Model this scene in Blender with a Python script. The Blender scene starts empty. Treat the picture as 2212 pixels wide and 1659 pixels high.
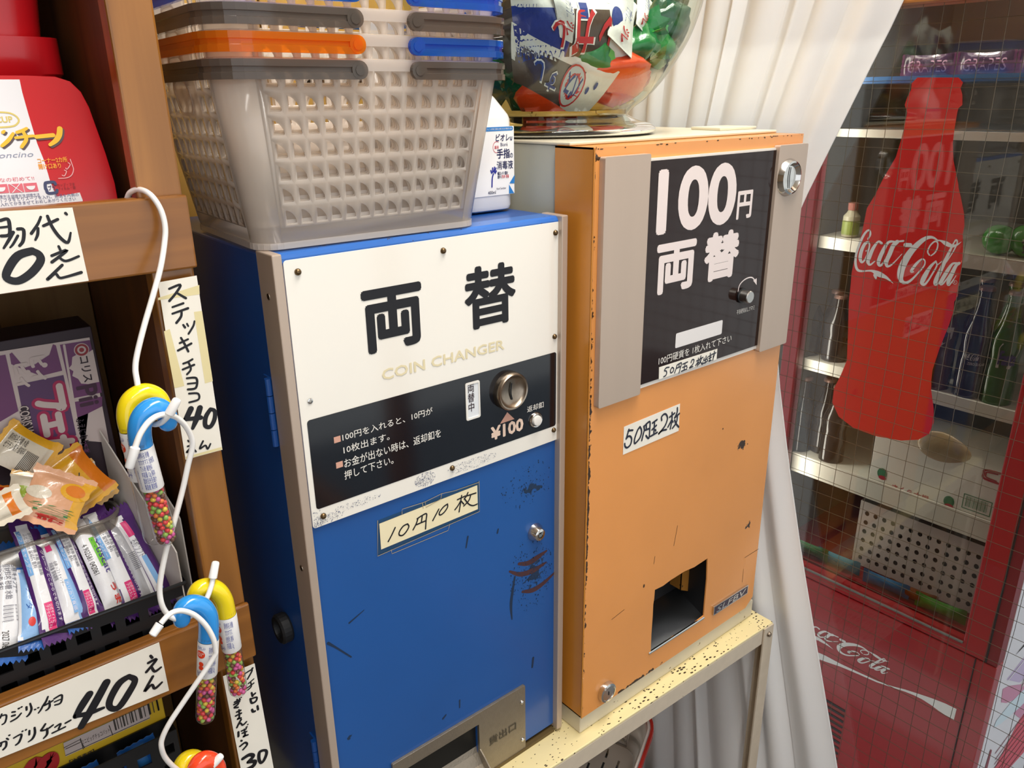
import bpy, bmesh, math, random
from math import sin, cos, pi, sqrt, radians
from mathutils import Vector, Matrix, geometry
random.seed(7)
sc = bpy.context.scene
COL = sc.collection
# ---------------- camera, light, exposure ----------------
cam = bpy.data.objects.new('camera', bpy.data.cameras.new('camera'))
COL.objects.link(cam)
cam.data.sensor_width = 36.0
cam.data.lens = 27.5101
cam.data.clip_start = .02
cam.matrix_world = Matrix([[0.768922, 0.228439, -0.597139, -0.2616], [-0.639227, 0.256936, -0.724826, -0.62], [-0.012152, 0.939042, 0.343588, 1.45], [0.0, 0.0, 0.0, 1.0]])
sc.camera = cam
w = bpy.data.worlds.new('daylight'); sc.world = w; w.use_nodes = True
w.node_tree.nodes['Background'].inputs[0].default_value = (.93, .96, 1, 1)
w.node_tree.nodes['Background'].inputs[1].default_value = 1.3
sc.view_settings.view_transform = 'Standard'; sc.view_settings.look = 'None'
sc.view_settings.gamma = 1; sc.view_settings.use_curve_mapping = False
sc.view_settings.exposure = 0
sc.cycles.max_bounces = 10; sc.cycles.transparent_max_bounces = 40
sc.cycles.caustics_reflective = False; sc.cycles.caustics_refractive = False
def area(name, loc, rot, sx, sy, power, col):
    l = bpy.data.lights.new(name, 'AREA'); l.shape = 'RECTANGLE'; l.size = sx; l.size_y = sy
    l.energy = power; l.color = col
    o = bpy.data.objects.new(name, l); COL.objects.link(o); o.location = loc; o.rotation_euler = rot
    return o
for lx, ly, pw in ((.28, -.26, 13), (.40, -.40, 13), (-.55, -1.15, 9)):  # two overhead tubes, then an added fill from the front
    area('ceiling_tube_and_fill', (lx, ly, 2.38), (0, 0, radians(35)), 1.2, .06, pw, (1, .955, .895))
# ---------------- helpers ----------------
def lin(h):
    h = h.lstrip('#'); c = [int(h[i:i+2], 16)/255 for i in (0, 2, 4)]
    return tuple(x/12.92 if x <= .04045 else ((x+.055)/1.055)**2.4 for x in c) + (1,)
MATS = {}
def newmat(name):
    m = bpy.data.materials.new(name); m.use_nodes = True; MATS[name] = m
    return m, m.node_tree.nodes, m.node_tree.links, m.node_tree.nodes['Principled BSDF']
def M(name, col, rough=.5, metal=0, spec=.5, coat=0, noise=None, bump=None, sub=0, spots=None):
    """plain painted / plastic / metal surface; noise=(scale,amount,stretch), bump=(scale,strength), spots=(scale,threshold,colour)"""
    if name in MATS: return MATS[name]
    m, N, L, b = newmat(name)
    c = lin(col); b.inputs['Base Color'].default_value = c
    b.inputs['Roughness'].default_value = rough; b.inputs['Metallic'].default_value = metal
    b.inputs['Specular IOR Level'].default_value = spec; b.inputs['Coat Weight'].default_value = coat
    b.inputs['Coat Roughness'].default_value = .08
    if sub: b.inputs['Subsurface Weight'].default_value = sub; b.inputs['Subsurface Radius'].default_value = (.01, .01, .01)
    tc = N.new('ShaderNodeTexCoord'); src = None
    if noise:
        mp = N.new('ShaderNodeMapping'); mp.inputs['Scale'].default_value = noise[2] if len(noise) > 2 else (1, 1, 1)
        n = N.new('ShaderNodeTexNoise'); n.inputs['Scale'].default_value = noise[0]; n.inputs['Detail'].default_value = 6
        L.new(tc.outputs['Object'], mp.inputs[0]); L.new(mp.outputs[0], n.inputs['Vector'])
        mx = N.new('ShaderNodeMix'); mx.data_type = 'RGBA'
        a = noise[1]
        mx.inputs[6].default_value = tuple(x*(1-a) for x in c[:3])+(1,); mx.inputs[7].default_value = tuple(min(1, x*(1+a)) for x in c[:3])+(1,)
        L.new(n.outputs[0], mx.inputs[0]); L.new(mx.outputs[2], b.inputs['Base Color']); src = mx.outputs[2]
    if spots:
        n = N.new('ShaderNodeTexNoise'); n.inputs['Scale'].default_value = spots[0]; n.inputs['Detail'].default_value = 3
        L.new(tc.outputs['Object'], n.inputs['Vector'])
        r = N.new('ShaderNodeMapRange'); r.inputs[1].default_value = spots[1]; r.inputs[2].default_value = spots[1]+.03
        L.new(n.outputs[0], r.inputs[0])
        mx = N.new('ShaderNodeMix'); mx.data_type = 'RGBA'; mx.inputs[6].default_value = c; mx.inputs[7].default_value = lin(spots[2])
        if src: L.new(src, mx.inputs[6])
        L.new(r.outputs[0], mx.inputs[0]); L.new(mx.outputs[2], b.inputs['Base Color'])
    if bump:
        n = N.new('ShaderNodeTexNoise'); n.inputs['Scale'].default_value = bump[0]; n.inputs['Detail'].default_value = 4
        L.new(tc.outputs['Object'], n.inputs['Vector'])
        bp = N.new('ShaderNodeBump'); bp.inputs['Strength'].default_value = bump[1]; bp.inputs['Distance'].default_value = .002
        L.new(n.outputs[0], bp.inputs['Height']); L.new(bp.outputs[0], b.inputs['Normal'])
    return m
def wood(name, c1, c2, axis=2, rough=.35, coat=.3, scale=9):
    if name in MATS: return MATS[name]
    m, N, L, b = newmat(name)
    tc = N.new('ShaderNodeTexCoord'); mp = N.new('ShaderNodeMapping'); s = [scale*5, scale*5, scale*5]; s[axis] = scale*.35
    mp.inputs['Scale'].default_value = s
    n = N.new('ShaderNodeTexNoise'); n.inputs['Scale'].default_value = 1; n.inputs['Detail'].default_value = 8; n.inputs['Distortion'].default_value = .6
    L.new(tc.outputs['Object'], mp.inputs[0]); L.new(mp.outputs[0], n.inputs['Vector'])
    cr = N.new('ShaderNodeValToRGB'); cr.color_ramp.elements[0].position = .32; cr.color_ramp.elements[1].position = .7
    cr.color_ramp.elements[0].color = lin(c1); cr.color_ramp.elements[1].color = lin(c2)
    L.new(n.outputs[0], cr.inputs[0]); L.new(cr.outputs[0], b.inputs['Base Color'])
    b.inputs['Roughness'].default_value = rough; b.inputs['Coat Weight'].default_value = coat; b.inputs['Coat Roughness'].default_value = .2
    bp = N.new('ShaderNodeBump'); bp.inputs['Strength'].default_value = .15; bp.inputs['Distance'].default_value = .001
    L.new(n.outputs[0], bp.inputs['Height']); L.new(bp.outputs[0], b.inputs['Normal'])
    return m
def thin(name, col, trans=.85, rough=.03, gloss=1.5, diffuse=0, tl=0, noise=0):
    """clear or tinted sheet: straight-through transparency, Fresnel reflection, optional milky body"""
    if name in MATS: return MATS[name]
    m, N, L, b = newmat(name); N.remove(b); out = N['Material Output']
    t = N.new('ShaderNodeBsdfTransparent'); c = lin(col); t.inputs[0].default_value = c
    g = N.new('ShaderNodeBsdfGlossy'); g.inputs['Roughness'].default_value = rough
    cur = t.outputs[0]
    if diffuse or tl:
        d = N.new('ShaderNodeBsdfDiffuse'); d.inputs[0].default_value = c
        u = N.new('ShaderNodeBsdfTranslucent'); u.inputs[0].default_value = c
        k = N.new('ShaderNodeMixShader'); k.inputs[0].default_value = tl/(diffuse+tl)
        L.new(d.outputs[0], k.inputs[1]); L.new(u.outputs[0], k.inputs[2])
        k2 = N.new('ShaderNodeMixShader'); k2.inputs[0].default_value = diffuse+tl
        L.new(cur, k2.inputs[1]); L.new(k.outputs[0], k2.inputs[2]); cur = k2.outputs[0]
    f = N.new('ShaderNodeLayerWeight'); f.inputs[0].default_value = .5; f0 = ((gloss-1)/(gloss+1))**2
    pw = N.new('ShaderNodeMath'); pw.operation = 'POWER'; pw.inputs[1].default_value = 4.5; L.new(f.outputs['Facing'], pw.inputs[0])
    ma = N.new('ShaderNodeMath'); ma.operation = 'MULTIPLY_ADD'; ma.inputs[1].default_value = .9-f0; ma.inputs[2].default_value = f0; L.new(pw.outputs[0], ma.inputs[0])
    mx = N.new('ShaderNodeMixShader'); L.new(ma.outputs[0], mx.inputs[0]); L.new(cur, mx.inputs[1]); L.new(g.outputs[0], mx.inputs[2])
    L.new(mx.outputs[0], out.inputs[0])
    return m
def emit(name, col, s):
    m, N, L, b = newmat(name); b.inputs['Emission Color'].default_value = lin(col); b.inputs['Emission Strength'].default_value = s
    return m
class PLN:
    def __init__(s, O, U, V): s.O, s.U, s.V = Vector(O), Vector(U), Vector(V); s.N = s.U.cross(s.V)
    def __call__(s, u, v, n=0): return s.O+s.U*u+s.V*v+s.N*n
def FY(y): return PLN((0, y, 0), (1, 0, 0), (0, 0, 1))        # faces -Y, u = x, v = z
def FX(x): return PLN((x, 0, 0), (0, -1, 0), (0, 0, 1))       # faces -X, u = -y, v = z
def FZ(z): return PLN((0, 0, z), (1, 0, 0), (0, 1, 0))
W = {}
class G:
    def __init__(s): s.v, s.f, s.mi, s.cur = [], [], [], 0
    def add(s, vs, fs):
        o = len(s.v); s.v += [tuple(v) for v in vs]
        for f in fs: s.f.append([i+o for i in f]); s.mi.append(s.cur)
        return s
    def box(s, x0, x1, y0, y1, z0, z1, T=None):
        vs = [Vector((x, y, z)) for x in (x0, x1) for y in (y0, y1) for z in (z0, z1)]
        if T: vs = [T @ v for v in vs]
        return s.add(vs, [(0, 1, 3, 2), (4, 6, 7, 5), (0, 4, 5, 1), (2, 3, 7, 6), (0, 2, 6, 4), (1, 5, 7, 3)])
    def tube(s, pts, r, n=10, closed=False, caps=True):
        pts = [Vector(p) for p in pts]; m = len(pts); rr = r if isinstance(r, (list, tuple)) else [r]*m
        up = None; vs = []
        for i, p in enumerate(pts):
            a = pts[i-1] if (i or closed) else p; b = pts[(i+1) % m] if (i < m-1 or closed) else p
            t = (b-a)
            t = t.normalized() if t.length > 1e-9 else Vector((0, 0, 1))
            if up is None: up = t.orthogonal().normalized()
            else:
                up = up-t*up.dot(t); up = up.normalized() if up.length > 1e-6 else t.orthogonal().normalized()
            q = t.cross(up)
            vs += [p+(up*cos(2*pi*k/n)+q*sin(2*pi*k/n))*rr[i] for k in range(n)]
        fs = [(i*n+k, i*n+(k+1) % n, ((i+1) % m)*n+(k+1) % n, ((i+1) % m)*n+k) for i in range(m if closed else m-1) for k in range(n)]
        if caps and not closed: fs += [tuple(range(n-1, -1, -1)), tuple((m-1)*n+k for k in range(n))]
        return s.add(vs, fs)
    def cyl(s, a, b, r0, r1=None, n=20): return s.tube([a, b], [r0, r1 if r1 is not None else r0], n)
    def lathe(s, prof, n=24, O=(0, 0, 0), ax=(0, 0, 1)):
        O, ax = Vector(O), Vector(ax).normalized(); e = ax.orthogonal().normalized(); q = ax.cross(e); vs = []; fs = []; idx = []
        for r, h in prof:
            if r < 1e-6: idx.append([len(vs)]*n); vs.append(O+ax*h)
            else:
                idx.append(list(range(len(vs), len(vs)+n))); vs += [O+ax*h+(e*cos(2*pi*k/n)+q*sin(2*pi*k/n))*r for k in range(n)]
        for i in range(len(prof)-1):
            for k in range(n):
                f = [idx[i][k], idx[i][(k+1) % n], idx[i+1][(k+1) % n], idx[i+1][k]]
                f = list(dict.fromkeys(f))
                if len(f) > 2: fs.append(f)
        return s.add(vs, fs)
    def sph(s, c, r, n=12, k=8, sc=(1, 1, 1)):
        p = [(sin(pi*i/k), -cos(pi*i/k)) for i in range(k+1)]; o = len(s.v)
        s.lathe(p, n); c = Vector(c)
        for i in range(o, len(s.v)): v = s.v[i]; s.v[i] = (c.x+v[0]*r*sc[0], c.y+v[1]*r*sc[1], c.z+v[2]*r*sc[2])
        return s
    def prism(s, loops, P, n0=0, n1=None):
        """flat polygon (first loop outer, others holes) on plane P from offset n0 to n1 (n1 None = single sheet)"""
        if not isinstance(loops[0][0], (tuple, list)): loops = [loops]
        tri = geometry.tessellate_polygon([[Vector((a[0], a[1], 0)) for a in l] for l in loops])
        flat = [a for l in loops for a in l]; m = len(flat)
        def ori(t, up):
            a, b, c = [flat[i] for i in t]; d = (b[0]-a[0])*(c[1]-a[1])-(b[1]-a[1])*(c[0]-a[0])
            return t if (d > 0) == up else t[::-1]
        top = n1 if n1 is not None else n0
        vs = [P(a[0], a[1], top) for a in flat]; fs = [ori(tuple(t), True) for t in tri]
        if n1 is not None:
            vs += [P(a[0], a[1], n0) for a in flat]; fs += [tuple(i+m for i in ori(tuple(t), False)) for t in tri]
            o = 0
            for li, l in enumerate(loops):
                k = len(l); ar = sum(l[i][0]*l[(i+1) % k][1]-l[(i+1) % k][0]*l[i][1] for i in range(k))
                for i in range(k):
                    j = (i+1) % k; q = (o+i+m, o+j+m, o+j, o+i)
                    fs.append(q if (ar > 0) == (li == 0) else q[::-1])
                o += k
        return s.add(vs, fs)
    def rect(s, b, P, n0=0, n1=None, r=0, k=4):
        return s.prism(rrect(b, r, k), P, n0, n1)
    def disc(s, c, r, P, n0=0, n1=None, k=24, ry=None):
        return s.prism([(c[0]+r*cos(2*pi*i/k), c[1]+(ry or r)*sin(2*pi*i/k)) for i in range(k)], P, n0, n1)
    def fan(s, c, rx, ry, P, n, k=20, rings=4):
        return s.add([P(c[0], c[1], n)]+[P(c[0]+rx*q/rings*cos(2*pi*i/k), c[1]+ry*q/rings*sin(2*pi*i/k), n) for q in range(1, rings+1) for i in range(k)],
                     [(0, 1+i, 1+(i+1) % k) for i in range(k)]+[(1+(q-1)*k+i, 1+q*k+i, 1+q*k+(i+1) % k, 1+(q-1)*k+(i+1) % k) for q in range(1, rings) for i in range(k)])
    def grid(s, fn, nu, nv):
        vs = [fn(i/nu, j/nv) for j in range(nv+1) for i in range(nu+1)]
        return s.add(vs, [(j*(nu+1)+i, j*(nu+1)+i+1, (j+1)*(nu+1)+i+1, (j+1)*(nu+1)+i) for j in range(nv) for i in range(nu)])
    def stroke(s, pts, w, P, n=0, smooth=True, cap=True):
        """pen or brush line lying flat on plane P; points may carry their own width"""
        q = [(a[0], a[1], a[2] if len(a) > 2 else w) for a in pts]
        s.lay = getattr(s, 'lay', 0)+1; n = n+s.lay*5e-6        # later strokes lie on top of earlier ink
        if smooth and len(q) > 2: q = spline(q, 5)
        L = []; R = []
        for i, a in enumerate(q):
            b = q[max(0, i-1)]; c = q[min(len(q)-1, i+1)]; dx, dy = c[0]-b[0], c[1]-b[1]; l = sqrt(dx*dx+dy*dy) or 1
            nx, ny = -dy/l*a[2]/2, dx/l*a[2]/2; L.append(P(a[0]+nx, a[1]+ny, n)); R.append(P(a[0]-nx, a[1]-ny, n))
        m = len(q); s.add(L+R, [(i, i+m, i+m+1, i+1) for i in range(m-1)])
        if cap:
            for e_, a in ((-2.5e-6, q[0]), (2.5e-6, q[-1])): s.disc(a, a[2]/2, P, n+e_, None, 12)
        return s
    def obj(s, name, mat=None, parent=None, smooth=False, bevel=0, seg=2, solid=0, sub=0, label=None):
        me = bpy.data.meshes.new(name); me.from_pydata(s.v, [], s.f)
        for m in (mat if isinstance(mat, (list, tuple)) else [mat]):
            if m: me.materials.append(m)
        if any(s.mi):
            me.polygons.foreach_set('material_index', s.mi)
        if smooth:
            me.polygons.foreach_set('use_smooth', [True]*len(me.polygons))
        me.update()
        o = bpy.data.objects.new(name, me); COL.objects.link(o)
        if smooth == 'auto':
            bpy_smooth(me)
        put(o, parent)
        if solid: d = o.modifiers.new('thick', 'SOLIDIFY'); d.thickness = solid; d.offset = 0
        if bevel: d = o.modifiers.new('edge', 'BEVEL'); d.width = bevel; d.segments = seg; d.limit_method = 'ANGLE'
        if sub: d = o.modifiers.new('soft', 'SUBSURF'); d.levels = sub; d.render_levels = sub
        if label: o['label'] = label
        return o
def bpy_smooth(me):
    bm = bmesh.new(); bm.from_mesh(me); bmesh.ops.remove_doubles(bm, verts=bm.verts, dist=1e-6)
    for e in bm.edges: e.smooth = not (len(e.link_faces) == 2 and e.calc_face_angle(0) > .6)
    bm.to_mesh(me); bm.free()
def put(o, parent):
    if parent is not None:
        o.parent = parent; o.matrix_parent_inverse = W.get(parent, Matrix()).inverted()
    W[o] = Matrix()
def rrect(b, r=0, k=4):
    u0, v0, u1, v1 = b
    if r <= 0: return [(u0, v0), (u1, v0), (u1, v1), (u0, v1)]
    out = []
    for cx, cy, a in ((u1-r, v0+r, -90), (u1-r, v1-r, 0), (u0+r, v1-r, 90), (u0+r, v0+r, 180)):
        out += [(cx+r*cos(radians(a+90*i/k)), cy+r*sin(radians(a+90*i/k))) for i in range(k+1)]
    return out
def spline(p, k=6, closed=False):
    out = []; m = len(p)
    for i in range(m if closed else m-1):
        a, b, c, d = (p[(i+j-1) % m] if closed else p[min(m-1, max(0, i+j-1))] for j in range(4))
        for t in range(k):
            x = t/k
            out.append(tuple(.5*(2*b[n]+(c[n]-a[n])*x+(2*a[n]-5*b[n]+4*c[n]-d[n])*x*x+(3*b[n]-a[n]-3*c[n]+d[n])*x**3) for n in range(len(b))))
    if not closed: out.append(tuple(p[-1]))
    return out
def tag(o, label=None, cat=None, group=None, kind=None):
    if label: o['label'] = label
    if cat: o['category'] = cat
    if group: o['group'] = group
    if kind: o['kind'] = kind
    return o
def thing(name, label, cat, loc=(0, 0, 0), group=None):
    o = bpy.data.objects.new(name, None); o.empty_display_size = .02; COL.objects.link(o); o.location = loc
    W[o] = Matrix.Translation(loc); return tag(o, label, cat, group)
def copy_thing(root, M4, label, group=None):
    """a copy of a thing, its parts and their sub-parts, moved by the matrix M4"""
    r = root.copy(); COL.objects.link(r); r.matrix_world = M4 @ W[root]; W[r] = M4 @ W[root]
    def rec(src, dst):
        for ch in src.children:
            c = ch.copy(); COL.objects.link(c); c.parent = dst; W[c] = Matrix(); rec(ch, c)
    rec(root, r); r['label'] = label
    if group: r['group'] = group
    return r
TXT = {}
def glyphs(s, bold=0, shear=0, res=2):
    k = (s, bold, shear)
    if k not in TXT:
        c = bpy.data.curves.new('t', 'FONT'); c.body = s; c.resolution_u = res; c.offset = bold; c.shear = shear; c.space_line = 1.0
        o = bpy.data.objects.new('t', c); me = bpy.data.meshes.new_from_object(o)
        v = [(p.co.x, p.co.y) for p in me.vertices]; f = [tuple(p.vertices) for p in me.polygons]
        bpy.data.objects.remove(o); bpy.data.curves.remove(c); bpy.data.meshes.remove(me)
        x0, y0 = min(a for a, b in v), min(b for a, b in v); x1, y1 = max(a for a, b in v), max(b for a, b in v)
        TXT[k] = ([((a-x0)/(x1-x0), (b-y0)/(y1-y0)) for a, b in v], f)
    return TXT[k]
def text(s, box, P, n, mat, parent=None, bold=0, shear=0, rot=0, name='lettering', g=None):
    """printed words stretched to the box (u0,v0,u1,v1) of plane P; rot in quarter turns"""
    v, f = glyphs(s, 0, shear, 6 if len(s) < 4 else 2); u0, v0, u1, v1 = box
    g2 = g if g is not None else G()
    d = bold*min((v1-v0), (u1-u0)*1.2)                      # heavier weight: the glyph laid down several times, slightly shifted
    for k, (sx, sy) in enumerate([(0, 0)] if d <= 0 else [(0, 0), (1, 0), (-1, 0), (0, 1), (0, -1), (.7, .7), (-.7, .7), (.7, -.7), (-.7, -.7)]):
        vs = []
        for a, b in v:
            for _ in range(rot % 4): a, b = 1-b, a
            vs.append(P(u0+d+a*(u1-u0-2*d)+sx*d, v0+d+b*(v1-v0-2*d)+sy*d, n+k*.000004))
        g2.add(vs, f)
    return g2 if g is not None else g2.obj(name, mat, parent)
def quadP(a, b, d):
    """plane with origin a, u along a->b, v along a->d (all 3-D points)"""
    a, b, d = Vector(a), Vector(b), Vector(d); U = (b-a).normalized(); V = (d-a); V = (V-U*V.dot(U)).normalized()
    return PLN(a, U, V)

# ---------------- the room ----------------
paper = M('paper', '#f2ede0', .6, noise=(60, .03))
paper_old = M('paper_yellowed', '#efe3bd', .6, noise=(40, .06))
ink = M('black_ink', '#0d0d14', .45)
ink_blue = M('blue_black_ink', '#1c2133', .5)
tape = thin('clear_tape', '#f4efdc', rough=.15, gloss=1.45)
steel = M('brushed_steel', '#bdab9b', .38, metal=.3, noise=(30, .06, (1, 1, .05)))
chrome = M('chrome', '#d8d6d2', .12, metal=1)
nickel = M('worn_nickel', '#9c8f80', .3, metal=1, noise=(200, .25))
brass = M('old_brass_screw', '#6e5a40', .3, metal=.9, noise=(300, .3))
dark = M('dark_inside', '#07070a', .7)
black_plastic = M('black_plastic', '#101114', .35)
white_plastic = M('white_plastic', '#ece9e2', .3, noise=(30, .02))
floor_m = M('floor_vinyl', '#6d665e', .5, noise=(14, .15))
g = G().box(-2.6, .87, -3, .42, -.06, 0); tag(g.obj('floor', floor_m), kind='structure')
wall_m = wood('yellow_wall_panelling', '#a9803a', '#c79c4b', 2, .5, .1, 6)
wb = tag(G().box(-2.6, .87, .362, .42, 0, 2.45).obj('wall_back', M('wall_gap_dark', '#5a431e', .6)), kind='structure')
for i in range(16):
    x0 = -1.4+i*.142
    tag(G().box(x0, x0+.1395, .352, .3625, 0, 2.45).obj('panel', wall_m, wb, bevel=.0015))
tag(G().box(-2.66, -2.6, -2.4, .42, 0, 2.45).obj('wall_left_unseen', M('unseen_far_wall', '#8a7358', .7)), kind='structure')  # unseen wall, added to cut the light coming from the left
ceil_m = M('ceiling_board', '#e9e2d4', .7)
tag(G().box(-2.6, .87, -2.4, .42, 2.45, 2.5).obj('ceiling', ceil_m), kind='structure')
frame_wood = wood('window_frame_wood', '#a8672c', '#c98a45', 1, .4, .2, 7)
wall_w = M('wall_plaster', '#cfc4ae', .7, noise=(20, .06))
wr = tag(G().box(.81, .86, -2.4, .42, 1.66, 2.45).box(.81, .86, -2.4, .42, 0, .10).obj('wall_right', wall_w), kind='structure')
win = tag(G().box(.795, .86, -2.4, .42, 1.553, 1.66).box(.80, .86, -2.4, .42, .06, .115)
          .box(.80, .86, .37, .42, .115, 1.553).box(.80, .86, -1.25, -1.19, .115, 1.553).obj('window_1', frame_wood, bevel=.003), kind='structure')
G().box(.8215, .8245, -1.19, .37, .115, 1.553).box(.8215, .8245, -2.4, -1.25, .115, 1.553).obj('pane', thin('wired_glass', '#f2f3f1', gloss=1.5, rough=.015), win)
wire_m = M('wire', '#6a604e', .4, metal=.7)
g = G()
for i in range(62):
    y = .36-i*.0252
    if y < -1.19: break
    g.tube([(.823, y+.0011*sin(k*2.1+i), .115+k*.0719) for k in range(21)], .00042, 4, caps=False)
for j in range(57):
    z = .12+j*.0252
    g.tube([(.8228, .37-k*.065, z+.0010*sin(k*1.7+j*2.2)) for k in range(25)], .00040, 4, caps=False)
g.obj('wire_mesh', wire_m, win)['kind'] = 'stuff'
# white pleated curtain, drawn together beside the orange changer and spreading again below
cur_m, N, L, b = newmat('curtain_cloth'); b.inputs['Base Color'].default_value = lin('#f6f6f5'); b.inputs['Roughness'].default_value = .8
tr = N.new('ShaderNodeBsdfTranslucent'); tr.inputs[0].default_value = lin('#f4f6f8'); ms = N.new('ShaderNodeMixShader'); ms.inputs[0].default_value = .4
L.new(b.outputs[0], ms.inputs[1]); L.new(tr.outputs[0], ms.inputs[2]); L.new(ms.outputs[0], N['Material Output'].inputs[0])
edge = [(1.75, -.17), (1.55, -.108), (1.48, -.078), (1.40, -.045), (1.33, -.016), (1.28, .004), (1.2, .018), (1.1, .016), (1.02, 0), (.9, -.03), (.75, -.072), (.58, -.125), (.4, -.182), (.2, -.24), (.05, -.28)]
def ey(z):
    for (z1, y1), (z0, y0) in zip(edge, edge[1:]):
        if z >= z0: t = (z-z0)/(z1-z0); return y0+(y1-y0)*t
    return edge[-1][1]
def fold(f):
    t = f % 1.0; k = int(f)
    return (1 if k % 2 else -1)*0 + (sin(pi*t)**.8 if t < 1 else 0)
FW = [.13, .08, .14, .10, .075, .15, .09, .12, .17]
FC = [sum(FW[:i])/sum(FW) for i in range(len(FW)+1)]
def cloth(a, b):
    z = 1.74-b*1.70; e = ey(z); back = .345
    for i in range(len(FW)):
        if a <= FC[i+1]+1e-9: break
    t = (a-FC[i])/(FC[i+1]-FC[i]); d = (.75+.5*((i*37) % 10)/10)
    gath = max(0, 1-((z-1.17)/.4)**2)
    t = min(1, max(0, t)); s = (.5-.5*cos(2*pi*t))**.8*d*(1-.3*gath)
    lean = .25*sin(2*pi*t)*(1 if i % 2 else -1)
    y = back+(e-back)*a+.010*lean
    x = .7925-.0135*s+.0012*sin(9*b+i*2)
    return (min(.7945, max(.775, x)), y, z)
g = G().grid(cloth, 300, 40)
tag(g.obj('curtain', cur_m, smooth=True, solid=.0008), 'white pleated curtain drawn aside beside the orange machine', 'curtain')
# table under the two machines
cream = M('cream_table_paint', '#e8d9a8', .45, noise=(25, .06), spots=None)
m, N, L, b = newmat('speckled_cream')
b.inputs['Roughness'].default_value = .4
tc = N.new('ShaderNodeTexCoord'); mp = N.new('ShaderNodeMapping'); mp.inputs['Scale'].default_value = (140, 280, 140)
vo = N.new('ShaderNodeTexVoronoi'); vo.inputs['Scale'].default_value = 1; vo.inputs['Randomness'].default_value = 1
no = N.new('ShaderNodeTexNoise'); no.inputs['Scale'].default_value = 14
L.new(tc.outputs['Object'], mp.inputs[0]); L.new(mp.outputs[0], vo.inputs['Vector']); L.new(tc.outputs['Object'], no.inputs['Vector'])
r1 = N.new('ShaderNodeMapRange'); r1.inputs[1].default_value = .42; r1.inputs[2].default_value = .62; r1.inputs[3].default_value = .16; r1.inputs[4].default_value = .46
L.new(no.outputs[0], r1.inputs[0])
lt = N.new('ShaderNodeMath'); lt.operation = 'LESS_THAN'; L.new(vo.outputs['Distance'], lt.inputs[0]); L.new(r1.outputs[0], lt.inputs[1])
cv = N.new('ShaderNodeMath'); cv.operation = 'GREATER_THAN'; cv.inputs[1].default_value = .55
sp = N.new('ShaderNodeSeparateColor'); L.new(vo.outputs['Color'], sp.inputs[0]); L.new(sp.outputs[0], cv.inputs[0])
ml = N.new('ShaderNodeMath'); ml.operation = 'MULTIPLY'; L.new(lt.outputs[0], ml.inputs[0]); L.new(cv.outputs[0], ml.inputs[1])
mx = N.new('ShaderNodeMix'); mx.data_type = 'RGBA'; mx.inputs[6].default_value = lin('#efdfa9'); mx.inputs[7].default_value = lin('#3a2c1a')
L.new(ml.outputs[0], mx.inputs[0]); L.new(mx.outputs[2], b.inputs['Base Color'])
speck = m
leg_m = M('angle_steel_paint', '#c9bba6', .5, noise=(60, .1), spots=(120, .72, '#6d5c44'))
TZ = .6255
t = thing('machine_table', 'cream speckled steel table carrying the two coin machines', 'table', (.3, .1, 0))
TR = Matrix.Translation((.76, -.055, 0)) @ Matrix.Rotation(radians(-1.9), 4, 'Z')
def trot(o): o.matrix_parent_inverse = W[t].inverted() @ TR; return o
trot(G().box(-.795, 0, 0, .34, TZ-.004, TZ).obj('table_top', speck, t, bevel=.001))
trot(G().box(-.795, -.0255, 0, .003, TZ-.033, TZ-.0042).obj('front_rail', leg_m, t, bevel=.0008))
trot(G().box(-.795, -.026, .337, .34, TZ-.033, TZ-.0042).obj('back_rail', leg_m, t))
trot(G().box(-.003, 0, .026, .314, TZ-.033, TZ-.0042).obj('side_rail', leg_m, t))
for lx, sx in ((0, -1), (-.795, 1)):
    for ly, sy in ((0, 1), (.34, -1)):
        x0, x1 = sorted((lx, lx+sx*.025)); y0, y1 = sorted((ly-sy*.0025, ly)); X0, X1 = sorted((lx, lx+sx*.0025)); Y0, Y1 = sorted((ly, ly+sy*.025))
        o = trot(G().box(x0, x1, y0, y1, 0, TZ-.003).box(X0, X1, Y0, Y1, 0, TZ-.003).obj('leg', leg_m, t))
        if ly == 0 and lx == 0:
            q = G().lathe([(0, .0045), (.0035, .004), (.0045, .0015), (.0046, 0)], 14, (-.013, -.0025, TZ-.017), (0, -1, 0)).obj('bolt', nickel, o); W[q] = Matrix()
for k in range(3):
    trot(G().tube([(-.2-.2*k, .01, TZ-.012), (-.2-.2*k, .33, TZ-.012)], .004, 6).obj('cross_bar', leg_m, t))
# grimy strip of wood under the blue machine
strip_m = wood('grimy_wood_strip', '#4a3a20', '#7d6636', 0, .6, 0, 8)
tag(G().box(.0036, .3205, .004, .30, TZ+.0002, .6304).obj('wood_strip', strip_m), 'thin dark wooden board under the blue coin changer', 'board')
# basket lying under the table

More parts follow.
